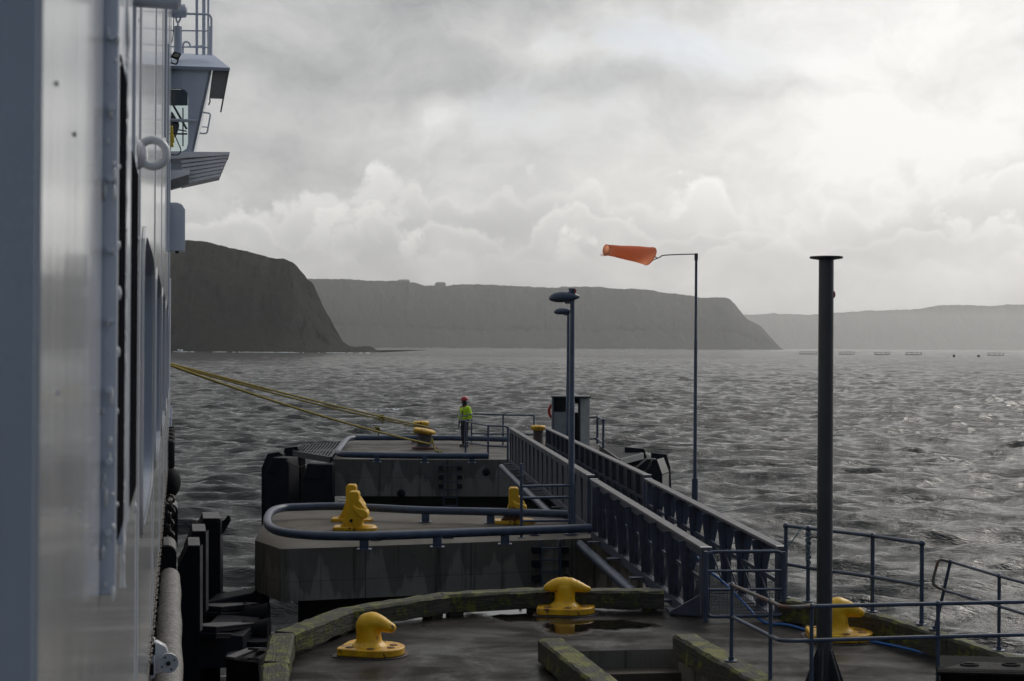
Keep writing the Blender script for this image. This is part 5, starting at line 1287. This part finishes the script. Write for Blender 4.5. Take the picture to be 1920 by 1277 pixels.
# drips of paint along the flange edges
for (tt, oo) in ((tg1 + 0.012, oB + 0.001), (th1 + 0.02, HO + 0.002), (tB + 0.1, HO + 0.002)):
    P = [SP(tt + rnd.uniform(-.01, .01), oo, zf0 - 0.05 + k * 0.03) for k in range(90)]
    MB().tube(P, [0.004 + 0.005 * rnd.random() ** 2 for _ in P], 6).build('sealant_bead', M_hull, ferry)
sbox(SO(241, 400, HO)[0], SO(246, 400, HO)[0], HO + 0.001, HO + 0.02, CAMZ + 0.35, CAMZ + 3.0, 'vertical_strip', M_hull2)
runs = MB()
for k in range(150):
    f = rnd.random(); z = zf0 + rnd.random() * (zf1 - zf0)
    wch = rnd.random()
    if wch < 0.4: c = SP(tA - 0.001, HO + 0.004 + 0.028 * f, z)
    elif wch < 0.7: c = SP(tg1 + 0.004, oB + 0.001, z)
    else: c = SP(th1 + 0.03 + 0.2 * f * f, HO + 0.001 if f > 0.3 else oB, z)
    runs.ball(c, rnd.uniform(0.002, 0.0065), 1, 1, rnd.uniform(1.0, 5.0), 6)
runs.build('paint_runs', M_hull, ferry)['kind'] = 'stuff'
for px, py, r_, m_ in ((105, 157, 0.0035, M_cabin), (139, 252, 0.004, M_cabin), (107, 735, 0.004, M_white), (150, 960, 0.003, M_white), (125, 957, 0.0025, M_white)):
    t_, z_ = SO(px, py, HO); MB().ball(SP(t_, HO + 0.001, z_), r_ * 0.7, 1.0, 0.5, 1.6, 8).build('paint_chip', m_, ferry)
for t_ in (6.15, 9.95, 13.6, 17.5, 21.3):
    P = [SP(t_, HO + 0.002, 5.0 + k * 0.25) for k in range(42)]; MB().tube(P, [0.004 + 0.002 * rnd.random() for _ in P], 6).build('weld_seam', M_hull, ferry)
for t_, z_, h_ in ((4.62, CAMZ + 0.86, 0.24), (4.9, CAMZ + 0.3, 0.1)):
    MB().tube([SP(t_, HO + 0.003, z_), SP(t_ + 0.02, HO + 0.012, z_ - h_ * 0.5), SP(t_ + 0.1, HO + 0.003, z_ - h_)], 0.005, 6).build('hook_strip', M_chain, ferry)
# pad eye
te = SO(252, 300, HO)[0] + 0.15; oe = ST(286, 287, te); Re = 24.0 / 2667 * te * 1.0
cen = SP(te, oe[0], oe[1])
ring = [cen + SN * Re * math.cos(a) + Z3 * Re * math.sin(a) for a in np.linspace(0, 2 * math.pi, 32, endpoint=False)]
MB().tube(ring, 0.0165, 14, closed=True).build('pad_eye', M_hull, ferry)
mb = MB()
for f in np.linspace(0, 1, 9): mb.ball(SP(te, HO + (oe[0] - Re - HO) * f, oe[1] - 0.008), 0.052 - 0.022 * f, 0.9, 1, 1.15 - 0.1 * f, 12)
remeshed(mb, 'pad_eye_root', M_hull, ferry, 0.007, 4)
# rounded overhead fitting at the very top
oo, zz = ST(296, -8, 4.9)
MB().tube([SP(4.9, HO - 0.02, zz), SP(4.9, 0.02 - 0.03, zz), SP(4.9, 0.0, zz)], [0.042, 0.042, 0.03], 20).build('overhead_fitting', M_hull2, ferry)
# thin guide pipes running up the far end of the side
for px, y0, y1, tt in ((317.5, 522, 800, 27.6), (319.5, 760, 800, 27.9)):
    o_, za = ST(px, y0, tt); _, zb = ST(px, y1, tt); MB().tube([SP(tt, o_, za), SP(tt, o_, zb)], 0.03, 12).build('guide_pipe', M_hull2, ferry)
for k, (ta_, z0, z1) in enumerate(((15.5, 2.2, 4.0), (19.0, 1.2, 3.9), (22.0, 0.2, 2.9))):
    sbox(ta_, ta_ + 0.10, HO + 0.001, HO + 0.022, CAMZ + z0, CAMZ + z1, 'vertical_strip', M_hull2)
# side light box
tt = 25.0; (o0, z0), (o1, z1) = ST(312, 470, tt), ST(347.5, 380, tt)
fc_ = [(o0, z0), (o1, z0), (o1, z1 - 0.12), (o1 - 0.05, z1 - 0.03), (o1 - 0.13, z1), (o0, z1)]
MB().extr([SP(tt, a, b) for a, b in fc_], SU * 0.5).build('side_box', M_hull2, ferry, bevel=0.015)
MB().tube([SP(tt + 0.1, ST(332, 474, tt)[0], ST(332, 470, tt)[1]), SP(tt + 0.1, ST(332, 474, tt)[0], ST(332, 474, tt)[1])], 0.03, 10).build('drain', M_blk, ferry)

# bridge wing
def spx(poly, t_): return [SP(t_, *ST(a, b, t_)) for a, b in poly]
TW = 26.9
wing = MB()
face = spx([(296, 124), (398, 124), (362, 286), (296, 286)], TW)
win = spx([(296, 168), (338, 166), (347, 168), (352.5, 175), (352.5, 270), (349, 281), (341, 284), (296, 284)], TW)
# face with the window opening left free
fpts = spx([(296, 124), (399, 124), (363, 286), (356, 286), (356, 160), (296, 160)], TW)
loop = [Vector((v.dot(SN), v.z, 0)) for v in fpts]
def flat_poly(pts_, holes=()):
    ls = [[Vector((v.dot(SN), v.z, 0)) for v in l] for l in [pts_] + list(holes)]
    return [v for l in [pts_] + list(holes) for v in l], tessellate_polygon(ls)
winh = spx([(300, 167), (338, 166), (346, 168), (352, 175), (352.5, 185), (352.5, 268), (349.5, 279), (342, 283.5), (300, 284)], TW)
outer = spx([(292, 124), (399, 124), (363, 286.5), (292, 286.5)], TW)
vs, tr = flat_poly(outer, [winh])
wing.add(vs, tr); wing.add([v + SU * 0.06 for v in vs], tr)
n = len(winh); wing.add(winh + [v + SU * 0.06 for v in winh], [(k, (k + 1) % n, (k + 1) % n + n, k + n) for k in range(n)])
wg = wing.build('bridge_wing', M_hull2, ferry, smooth=0)
# slanted outer wall of the wing, running forward
a, b = outer[1], outer[2]
MB().extr([a, b, b - SN * 0.05, a - SN * 0.05], SU * 2.2).build('wing_side', M_hull2, ferry, smooth=0)
MB().extr([a - SN * 0.001 + SU * 2.2, b + SU * 2.2, b + SU * 2.2 - SN * 1.2, a + SU * 2.2 - SN * 1.2], SU * 0.05).build('wing_front_frame', M_hull2, ferry, smooth=0) if False else None
MB().add([v + SU * 0.03 for v in winh], [tuple(range(n))]).build('wing_window', M_clear, ferry, smooth=0)
# dark blind on the upper part of the window, the chair silhouette and window posts inside
MB().extr([v + SU * 0.10 for v in spx([(300, 166), (352, 166), (352, 196), (300, 196)], TW)], SU * 0.02).build('blind', M_cabdk, ferry, smooth=0)
MB().extr([v + SU * 0.5 for v in spx([(296, 196), (322, 199), (337, 224), (330, 246), (318, 250), (296, 250)], TW)], SU * 0.3).build('console', M_blk, ferry, bevel=0.05)
for A_, B_, r_ in (((322, 190), (350, 240), 0.02), ((328, 240), (350, 244), 0.012), ((343, 200), (343, 272), 0.012), ((330, 249), (351, 249), 0.016)):
    MB().tube([v + SU * 0.14 for v in spx([A_, B_], TW)], r_, 8).build('inner_bar', M_blk, ferry)
MB().tube([v - SU * 0.08 for v in spx([(300, 226), (371, 228)], TW)], 0.03, 10).build('grab_rail', M_hull2, ferry)
fr2 = [v - SU * 0.02 for v in spx([(380, 211), (395, 213), (388, 251), (374, 250)], TW)]
MB().tube(rcorner(fr2, 0.05), 0.015, 8).build('grab_handle', M_hull2, ferry)
MB().tube([v - SU * 0.02 for v in spx([(378, 238), (390, 239)], TW)], 0.01, 6).build('grab_handle', M_hull2, ferry)
# roof with a sloping front fascia and the deep eave
rt = spx([(292, 99), (400, 103), (431, 127), (292, 122)], TW)
back_ = SU * 2.4
r1 = spx([(292, 98), (399, 102)], TW + 1.5); r2 = spx([(292, 122), (431, 127)], TW - 0.15)
MB().add([r2[0], r2[1], r1[1], r1[0], r2[0] + Z3 * -0.05 + SU * 0.05, r2[1] - Z3 * 0.05 + SU * 0.05, r1[1] - Z3 * 0.10, r1[0] - Z3 * 0.10], [(0, 1, 2, 3), (4, 7, 6, 5), (0, 4, 5, 1), (1, 5, 6, 2), (2, 6, 7, 3), (3, 7, 4, 0)]).build('wing_roof', paint('roof_blue_white', (0.40, 0.46, 0.58), (0.36, 0.42, 0.54), 2, 0.45), ferry, smooth=0)
ev = spx([(399, 128), (431, 127.5), (420, 185), (392, 184)], TW + 0.02)
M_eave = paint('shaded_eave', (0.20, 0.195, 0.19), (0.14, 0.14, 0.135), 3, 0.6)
MB().extr(ev, SU * 0.04).build('eave_panel', M_eave, ferry, smooth=0)
MB().extr([ev[1], ev[2], ev[2] - SN * 0.03, ev[1] - SN * 0.03], SU * 1.6).build('eave_side', M_eave, ferry, smooth=0)
MB().tube([SP(TW, *ST(393, 185, TW)), SP(TW, *ST(394, 190, TW)), SP(TW, *ST(391, 197, TW))], 0.012, 6).build('hook', M_blk, ferry)
# bracket platform with slats below
top = spx([(292, 284), (431, 285), (430, 290), (292, 300)], TW - 0.1)
MB().extr(top, SU * 0.8).build('wing_platform', M_wingw, ferry, smooth=0)
for k in range(6):
    f = k / 5; x1, y1 = 427 - 14 * f, 294 + 34 * f
    MB().add(spx([(340, 300 + 40 * f), (x1, y1 - 3), (x1, y1 + 2), (340, 306 + 40 * f)], TW - 0.05 + 0.02 * k) + [v + SU * 0.7 for v in spx([(340, 300 + 40 * f), (x1, y1 - 3), (x1, y1 + 2), (340, 306 + 40 * f)], TW - 0.05 + 0.02 * k)], [(0, 1, 2, 3), (4, 7, 6, 5), (0, 4, 5, 1), (1, 5, 6, 2), (2, 6, 7, 3)]).build('bracket_slat', M_wingw, ferry, smooth=0)
MB().extr(spx([(292, 298), (429, 291), (352, 322), (352, 342), (380, 340), (418, 331), (415, 333), (355, 341), (292, 341)], TW + 0.4), SU * 0.04).build('bracket_back', M_wingw, ferry, smooth=0) if False else MB().extr(spx([(292, 299), (424, 291), (411, 330), (356, 340), (292, 340)], TW + 0.08), SU * 0.04).build('bracket_back', M_wingw, ferry, smooth=0)
MB().extr(spx([(292, 320), (356, 318), (354, 328), (354, 345), (292, 362)], TW - 0.3), SU * 0.25).build('lower_bracket', M_wingw, ferry, smooth=0)
MB().extr(spx([(292, 346), (354, 327), (354, 345), (292, 364)], TW - 0.32), SU * 0.015).build('louvre_panel', M_eave, ferry, smooth=0)
# railing, masts, searchlight, floodlight on the wing
TR = TW + 0.6
for y0, y1 in ((24, 27), (57, 58), (87, 89)):
    MB().tube(rcorner(spx([(296, y0), (396 if y0 > 30 else 392, y1), (396.5, y1 + 6), (396.5, 103)], TR), 0.08), 0.022 if y0 < 30 else 0.014, 8).build('wing_rail', M_hull2, ferry)
for px, r_, ytop in ((369, 0.028, -60), (382, 0.034, -60), (390.5, 0.022, -40)):
    MB().tube(spx([(px, ytop), (px, 103)], TR + 0.2), r_, 10).build('aerial_mast', M_hull2, ferry)
MB().tube(spx([(394.5, 50), (394, 103)], TR - 0.1), 0.045, 12).build('aerial_base', M_hull2, ferry)
MB().tube(rcorner(spx([(343, 100), (343, 84), (345, 79), (351, 78), (356, 82), (356, 88), (384, 86)], TR + 0.1), 0.05), 0.018, 8).build('bent_pipe', M_hull2, ferry)
MB().tube(spx([(333.5, 102), (333.5, 50)], TR), 0.078, 16).build('pedestal', M_hull2, ferry)
for a_, b_ in (((328, 28), (332, 42)), ((341, 28), (335, 42)), ((332, 42), (335, 42)), ((333.5, 42), (333.5, 50))):
    MB().tube(spx([a_, b_], TR), 0.018, 8).build('yoke', M_hull2, ferry)
c0, c1 = spx([(318, 22), (351, 20)], TR)
MB().tube([c0, c0.lerp(c1, 0.3), c0.lerp(c1, 0.9), c1], [0.10, 0.125, 0.125, 0.07], 20).build('searchlight', M_hull2, ferry)
fl_ = spx([(326, 96), (340, 100), (334, 112), (320, 106)], TR - 1.0)
MB().extr(fl_, SU * 0.08).build('floodlight', M_blk, ferry, bevel=0.01)
MB().extr([f - SU * 0.003 for f in spx([(328, 99), (337, 101.5), (333, 108), (324, 105)], TR - 1.0)], SU * 0.002).build('floodlight_glass', M_lens, ferry, smooth=0)
MB().tube(rcorner(spx([(320, 107), (321, 118), (331, 121), (334, 112)], TR - 1.0), 0.03), 0.014, 6).build('floodlight_bracket', M_blk, ferry)
for pts_ in ([(319.5, 18), (319.5, 58)], [(326, 27), (324, 70), (318, 92)]):
    MB().tube(catmull(spx(pts_, TR - 0.2), 6), 0.008, 5).build('cable', M_blk, ferry)
for y0, y1, w_ in ((236, 250, 4), (252, 266, 6), (266, 274, 4.5)):
    MB().extr(spx([(316, y0), (320 + w_, y0), (321 + w_, y1), (316, y1)], TW - 1.2), SU * 0.15).build('distress_light', M_yplas, ferry, bevel=0.01)
MB().tube(spx([(319, 274), (318, 300), (317.5, 316)], TW - 1.2), 0.016, 6).build('lanyard', M_teal, ferry)
MB().tube(catmull(spx([(326, 250), (334, 268), (339, 282), (333, 290), (320, 290)], TW - 0.6), 6), 0.010, 6).build('cable', M_blk, ferry)
MB().tube(spx([(318.5, 296), (318.5, 380)], TW - 1.0), 0.014, 6).build('cable', M_hull2, ferry)

# lower hull: darker plating below a knuckle, running on past the superstructure and curving in to the bow
def low_hull():
    mb = MB(); rings = []
    for t_ in [1.0, 4, 8, 12, 16, 20, 24, 28, 31, 34, 37, 40, 43, 46, 49, 52, 54]:
        ins = 0.0 if t_ < 29 else ((t_ - 29) / 25.0) ** 2 * 5.6
        zt_ = CAMZ - 1.48
        prof_ = [(HO - ins - 0.9, zt_), (HO - ins - 0.02, zt_), (HO - ins - 0.02, zt_ - 0.05), (HO - ins - 0.16, zt_ - 0.3), (HO - ins - 0.16, 2.0), (HO - ins - 0.5, -1.5)]
        rings.append([SP(t_, o_, z_) for o_, z_ in prof_])
    m = len(rings[0]); vs = [v for r_ in rings for v in r_]
    fs = [(i * m + k, i * m + k + 1, (i + 1) * m + k + 1, (i + 1) * m + k) for i in range(len(rings) - 1) for k in range(m - 1)]
    mb.add(vs, fs); mb.build('lower_hull', M_hdk, ferry, smooth=30)
    mb = MB(); P = [SP(t_, -7, 0) for t_ in (1, 54)]
    mb.add([SP(1, HO - 0.9, CAMZ - 1.48), SP(29, HO - 0.9, CAMZ - 1.48), SP(54, HO - 6.4, CAMZ - 1.48), SP(54, -8, CAMZ - 1.48), SP(1, -8, CAMZ - 1.48)], [(0, 1, 2, 3, 4)]).build('main_deck', M_hull2, ferry, smooth=0)
low_hull()
# bow bulwark with the fairlead that the ropes come through
for z_, r_ in ((CAMZ - 1.40, 0.05),):
    MB().tube([SP(t_, HO - 0.03 - (0 if t_ < 29 else ((t_ - 29) / 25.0) ** 2 * 5.6), z_) for t_ in (27.4, 29, 31, 33, 36)], r_, 10).build('bulwark_rail', M_hull2, ferry)
sbox(34.2, 34.8, HO - 1.1, HO - 0.40, CAMZ - 1.48, CAMZ - 0.2, 'fairlead_post', M_hull2, bevel=0.03)
# black rails, chain, block fenders and the scuffed rubber roll along the belt
zb_ = CAMZ - 2.0
for dz, r_ in ((0.0, 0.018), (-0.12, 0.018)):
    MB().beam(SP(7, HO - 0.02, zb_ + dz), SP(33, HO - 0.02, zb_ + dz), 0.05, 0.025).build('belt_rail', M_chain, ferry, smooth=0)
stu = 0
for i in range(40):
    t_ = 7.5 + i * 0.6; MB().box(SP(t_, HO + 0.005, zb_ - 0.06), (0.05, 0.04, 0.07), rz=math.atan2(SU.y, SU.x)).build('belt_stud', M_blk, ferry, smooth=0)
for tt, pxr, y0, y1, nm in ((19.0, 331, 1024, 1100, 'f'), (22.5, 333.5, 946, 1036, 'f')):
    o1, zt_ = ST(pxr, y0, tt); _, zb2 = ST(pxr, y1, tt); o0 = HO - 0.12; r_ = 0.12
    pts_ = [(o0, zt_), (o1 - r_, zt_)] + [(o1 - r_ + r_ * math.sin(a), zt_ - r_ + r_ * math.cos(a)) for a in np.linspace(0.2, math.pi / 2, 6)] + [(o1 - r_ + r_ * math.cos(a), zb2 + r_ - r_ * math.sin(a)) for a in np.linspace(0, math.pi / 2, 6)] + [(o0, zb2)]
    MB().extr([SP(tt, a, b) for a, b in pts_], SU * 0.9).build('block_fender', M_rubber, ferry)
    MB().extr([SP(tt + 0.05, a, b + 0.012) for a, b in pts_[:8]] + [SP(tt + 0.05, a, b) for a, b in reversed(pts_[:8])], SU * 0.8).build('fender_strap', M_fgrey, ferry, smooth=0)
c_ = SP(24.5, ST(322, 900, 24.5)[0], ST(322, 905, 24.5)[1])
MB().ball(c_, 0.16, 0.9, 1.4, 1.5, 14).build('round_fender', M_rubber, ferry)
for k in range(5):
    t_ = 25.5 + k * 1.1; MB().box(SP(t_, HO + 0.01 + 0.02 * (4 - k) / 4, ST(320, 840, 27)[1]), (0.5, 0.16, 0.5), rz=math.atan2(SU.y, SU.x)).build('block_fender', M_rubber, ferry, bevel=0.05)
orl, zrl = ST(329, 1180, 15.5)
P = []; rr_ = []
for k in range(25):
    f = k / 24; t_ = 11.0 + 7.6 * f; P.append(SP(t_, orl - 0.06 - 0.02 * f, ST(329, 1180, 15.5)[1] + 0.05)); rr_.append(0.135 + 0.006 * math.sin(k))
MB().tube(P, rr_, 20).build('rubber_roll', M_roll, ferry)
ch = MB(); chain_link(ch, [SP(9 + k * 0.07, HO + 0.0, zb_ + 0.06 + 0.01 * math.sin(k * .8)) for k in range(200)], 0.006, 0.016)
ch.build('fender_chain', M_chain, ferry)
ch = MB(); chain_link(ch, [SP(21.8, HO + 0.06 + 0.01 * math.sin(k), ST(318, 930, 21.8)[1] - 0.09 * k) for k in range(9)], 0.022, 0.06)
ch.build('hanging_chain', M_chain, ferry)
# white bracket with a drilled disc, low on the side
tt = 11.5; (oc, zc) = ST(315.5, 1244, tt); rd = 18 / 2667 * tt
MB().tube([SP(tt, oc, zc), SP(tt + 0.03, oc, zc)], rd, 28).build('bracket_disc', M_hull, ferry)
MB().tube([SP(tt - 0.006, oc, zc), SP(tt, oc, zc)], rd * 0.24, 14).build('disc_hub', M_chain, ferry)
for k in range(4):
    a = R(28 + 90 * k); MB().tube([SP(tt - 0.004, oc + rd * 0.68 * math.cos(a), zc + rd * 0.68 * math.sin(a)), SP(tt, oc + rd * 0.68 * math.cos(a), zc + rd * 0.68 * math.sin(a))], rd * 0.09, 10).build('disc_hole', M_blk, ferry)
MB().extr(spx([(286, 1205), (292, 1203), (310, 1212), (316, 1222), (300, 1262), (286, 1266)], tt + 0.05), SU * 0.10).build('bracket_arm', M_hull, ferry, bevel=0.008)
MB().extr(spx([(282, 1196), (290, 1198), (290, 1270), (282, 1275)], tt - 0.02), SU * 0.35).build('bracket_plate', M_hull, ferry, bevel=0.004)

# ------------------------------------------------------------------ the person on the far platform
def skin_mesh(name, mat, verts, edges, rad, parent, sub=2, root=0):
    off = Vector((0, 0, 0)); p = parent
    while p is not None: off += p.location; p = p.parent
    me = bpy.data.meshes.new(name); me.from_pydata([tuple(Vector(v)) for v in verts], edges, []); me.update()
    o = bpy.data.objects.new(name, me); COL.objects.link(o)
    sk_ = o.modifiers.new('skin', 'SKIN'); sk_.use_smooth_shade = True
    for i, r_ in enumerate(rad):
        me.skin_vertices[0].data[i].radius = r_ if isinstance(r_, tuple) else (r_, r_)
        me.skin_vertices[0].data[i].use_root = (i == root)
    sb = o.modifiers.new('sub', 'SUBSURF'); sb.levels = sub; sb.render_levels = sub
    dg = bpy.context.evaluated_depsgraph_get(); dg.update(); m2 = bpy.data.meshes.new_from_object(o.evaluated_get(dg))
    o.modifiers.clear(); o.data = m2; m2.materials.clear(); m2.materials.append(mat); m2.shade_smooth(); o.parent = parent; return o
pb = PZ(871, 838.5, ZD)
person = thing('person', 'person in a hi-vis yellow jacket, red helmet and dark trousers standing on the far platform', 'person', pb)
# local frame: facing -x (towards the ship) turned a little to the camera; x forward is negative
fx = Vector((-0.74, -0.67, 0)).normalized(); lx = Vector((-fx.y, fx.x, 0))   # lx: his left... sideways axis
def B(f, s, z): return fx * f + lx * s + Z3 * z
V = [B(0, 0, 0.96), B(0.0, 0, 1.12), B(0.0, 0, 1.30), B(-0.01, 0, 1.45), B(0.01, 0, 1.53), B(0.03, 0, 1.60), B(0.035, 0, 1.68), B(0.02, 0, 1.74),
     B(0.0, 0.10, 0.90), B(0.03, 0.11, 0.50), B(-0.01, 0.12, 0.10), B(0.08, 0.13, 0.05), B(0.17, 0.135, 0.035),
     B(0.0, -0.10, 0.90), B(0.01, -0.11, 0.50), B(-0.05, -0.12, 0.10), B(0.04, -0.13, 0.05), B(0.13, -0.135, 0.035),
     B(-0.01, 0.17, 1.42), B(-0.03, 0.24, 1.16), B(0.04, 0.25, 0.93), B(0.06, 0.245, 0.86),
     B(-0.01, -0.17, 1.42), B(-0.03, -0.24, 1.16), B(0.04, -0.25, 0.93), B(0.06, -0.245, 0.86)]
E = [(0, 1), (1, 2), (2, 3), (3, 4), (4, 5), (5, 6), (6, 7), (0, 8), (8, 9), (9, 10), (10, 11), (11, 12), (0, 13), (13, 14), (14, 15), (15, 16), (16, 17), (3, 18), (18, 19), (19, 20), (20, 21), (3, 22), (22, 23), (23, 24), (24, 25)]
Rd = [0.145, 0.14, 0.15, 0.13, 0.055, 0.08, 0.098, 0.075, 0.10, 0.072, 0.05, 0.05, 0.042, 0.10, 0.072, 0.05, 0.05, 0.042, 0.07, 0.05, 0.036, 0.034, 0.07, 0.05, 0.036, 0.034]
skin_mesh('body', M_trs, V, E, Rd, person)
# face, balaclava and nose
skin_mesh('face', M_skin, [B(0.085, 0, 1.655), B(0.095, 0, 1.69)], [(0, 1)], [0.052, 0.05], person)
skin_mesh('nose', M_skin, [B(0.13, 0, 1.685), B(0.155, 0, 1.66)], [(0, 1)], [0.012, 0.014], person, 1)
for s in (-1, 1):
    MB().ball(pb + B(0.128, s * 0.033, 1.695), 0.011, n=6).build('eye', M_blk, person)
MB().tube([pb + B(0.135, -0.025, 1.622), pb + B(0.142, 0, 1.620), pb + B(0.135, 0.025, 1.622)], 0.007, 6).build('mouth', M_dark, person)
skin_mesh('hood_collar', M_dark, [B(0.0, 0, 1.50), B(0.015, 0, 1.57), B(0.0, 0, 1.63), B(-0.01, 0, 1.68)], [(0, 1), (1, 2), (2, 3)], [0.095, 0.09, 0.10, 0.10], person)
hm = MB().lathe([(0.128, 0.0), (0.130, 0.035), (0.120, 0.085), (0.09, 0.125), (0.045, 0.145), (0.005, 0.15)], pb + B(0.02, 0, 1.71), 24, 1.08, 1.0).build('helmet', M_hel, person)
MB().extr([pb + B(0.10 + 0.07 * math.cos(a), 0.10 * math.sin(a), 1.712) for a in np.linspace(-1.5, 1.5, 12)], (0, 0, 0.012)).build('brim', M_hel, hm)
jk = skin_mesh('jacket', M_jacket, [B(0.01, 0, 0.93), B(0.01, 0, 1.06), B(0.0, 0, 1.26), B(-0.01, 0, 1.42), B(0.0, 0, 1.51),
                            B(-0.02, 0.18, 1.41), B(-0.04, 0.255, 1.17), B(0.02, 0.26, 0.98), B(-0.02, -0.18, 1.41), B(-0.04, -0.255, 1.17), B(0.02, -0.26, 0.98)],
          [(0, 1), (1, 2), (2, 3), (3, 4), (3, 5), (5, 6), (6, 7), (3, 8), (8, 9), (9, 10)], [0.178, 0.185, 0.198, 0.18, 0.095, 0.105, 0.088, 0.072, 0.105, 0.088, 0.072], person)
def band(z, rx, ry, h, mat, nm, f0=0.0, s0=0.0):
    P = [pb + B(f0 + rx * math.cos(a), s0 + ry * math.sin(a), z) for a in np.linspace(0, 2 * math.pi, 28, endpoint=False)]
    m = MB(); n_ = len(P); vs_ = P + [p + Z3 * h for p in P]; m.add(vs_, [(k, (k + 1) % n_, (k + 1) % n_ + n_, k + n_) for k in range(n_)])
    o = m.build(nm, mat, jk); q_ = o.modifiers.new('s', 'SOLIDIFY'); q_.thickness = 0.008; return o
band(1.13, 0.200, 0.204, 0.05, M_refl, 'reflective_band', 0.005); band(0.97, 0.188, 0.192, 0.045, M_refl, 'reflective_band', 0.01)
for s in (-1, 1):
    band(1.19, 0.101, 0.101, 0.045, M_refl, 'sleeve_band', -0.035, s * 0.25); band(1.00, 0.082, 0.082, 0.03, M_refl, 'sleeve_band', 0.012, s * 0.26)
    MB().tube([pb + B(0.16, s * 0.07, 1.16), pb + B(0.165, s * 0.07, 1.33), pb + B(0.10, s * 0.08, 1.48), pb + B(-0.04, s * 0.07, 1.52)], 0.026, 8).build('lifejacket_strap', M_lifej, person)
    MB().tube([pb + B(0.175, s * 0.03, 1.02), pb + B(0.185, s * 0.05, 1.25), pb + B(0.13, s * 0.11, 1.45)], 0.018, 8).build('front_tape', M_refl, person)
for L_, k0 in ((10, 1), (15, -1)):
    a_ = V[L_]; MB().ball(pb + a_ + Vector((0, 0, -0.03)), 0.058, 1, 1, 1.2, 8).ball(pb + a_ + fx * 0.09 + Vector((0, 0, -0.045)), 0.055, 1.5, 1.1, 0.75, 8).build('boot', M_boot, person)
for s in (-1, 1):
    w0 = B(0.055, s * 0.25, 0.87); pal = B(0.065, s * 0.248, 0.80)
    skin_mesh('glove', M_dark, [w0, pal], [(0, 1)], [(0.028, 0.036), (0.022, 0.04)], person, 1)
    for k in range(4):
        q0 = pal + B(-0.03 + 0.02 * k, 0, -0.02); ln = (0.055, 0.065, 0.07, 0.062)[k]
        skin_mesh('finger', M_dark, [q0, q0 + B(0.006, -s * 0.006, -ln * 0.55), q0 + B(0.012, -s * 0.022, -ln)], [(0, 1), (1, 2)], [0.010, 0.009, 0.008], person, 1)
    q0 = w0 + B(0.03, 0, -0.03); skin_mesh('thumb', M_dark, [q0, q0 + B(0.025, -s * 0.008, -0.025), q0 + B(0.03, -s * 0.015, -0.055)], [(0, 1), (1, 2)], [0.012, 0.010, 0.009], person, 1)

# ------------------------------------------------------------------ haze
def haze():
    m = bpy.data.materials.new('sea_haze'); m.use_nodes = True; N = NT(m.node_tree)
    for n_ in list(N.n): N.n.remove(n_)
    out = N.node('ShaderNodeOutputMaterial'); v = N.node('ShaderNodeVolumePrincipled')
    v.inputs['Color'].default_value = (0.93, 0.93, 0.93, 1); v.inputs['Density'].default_value = HAZE; v.inputs['Anisotropy'].default_value = 0.7
    N.l.new(v.outputs[0], out.inputs['Volume'])
    o = MB().box((0, 0, 142.0), (32000, 32000, 290.0)).build('haze', m, None, smooth=0); o['kind'] = 'stuff'
HAZE = 0.00009
haze()
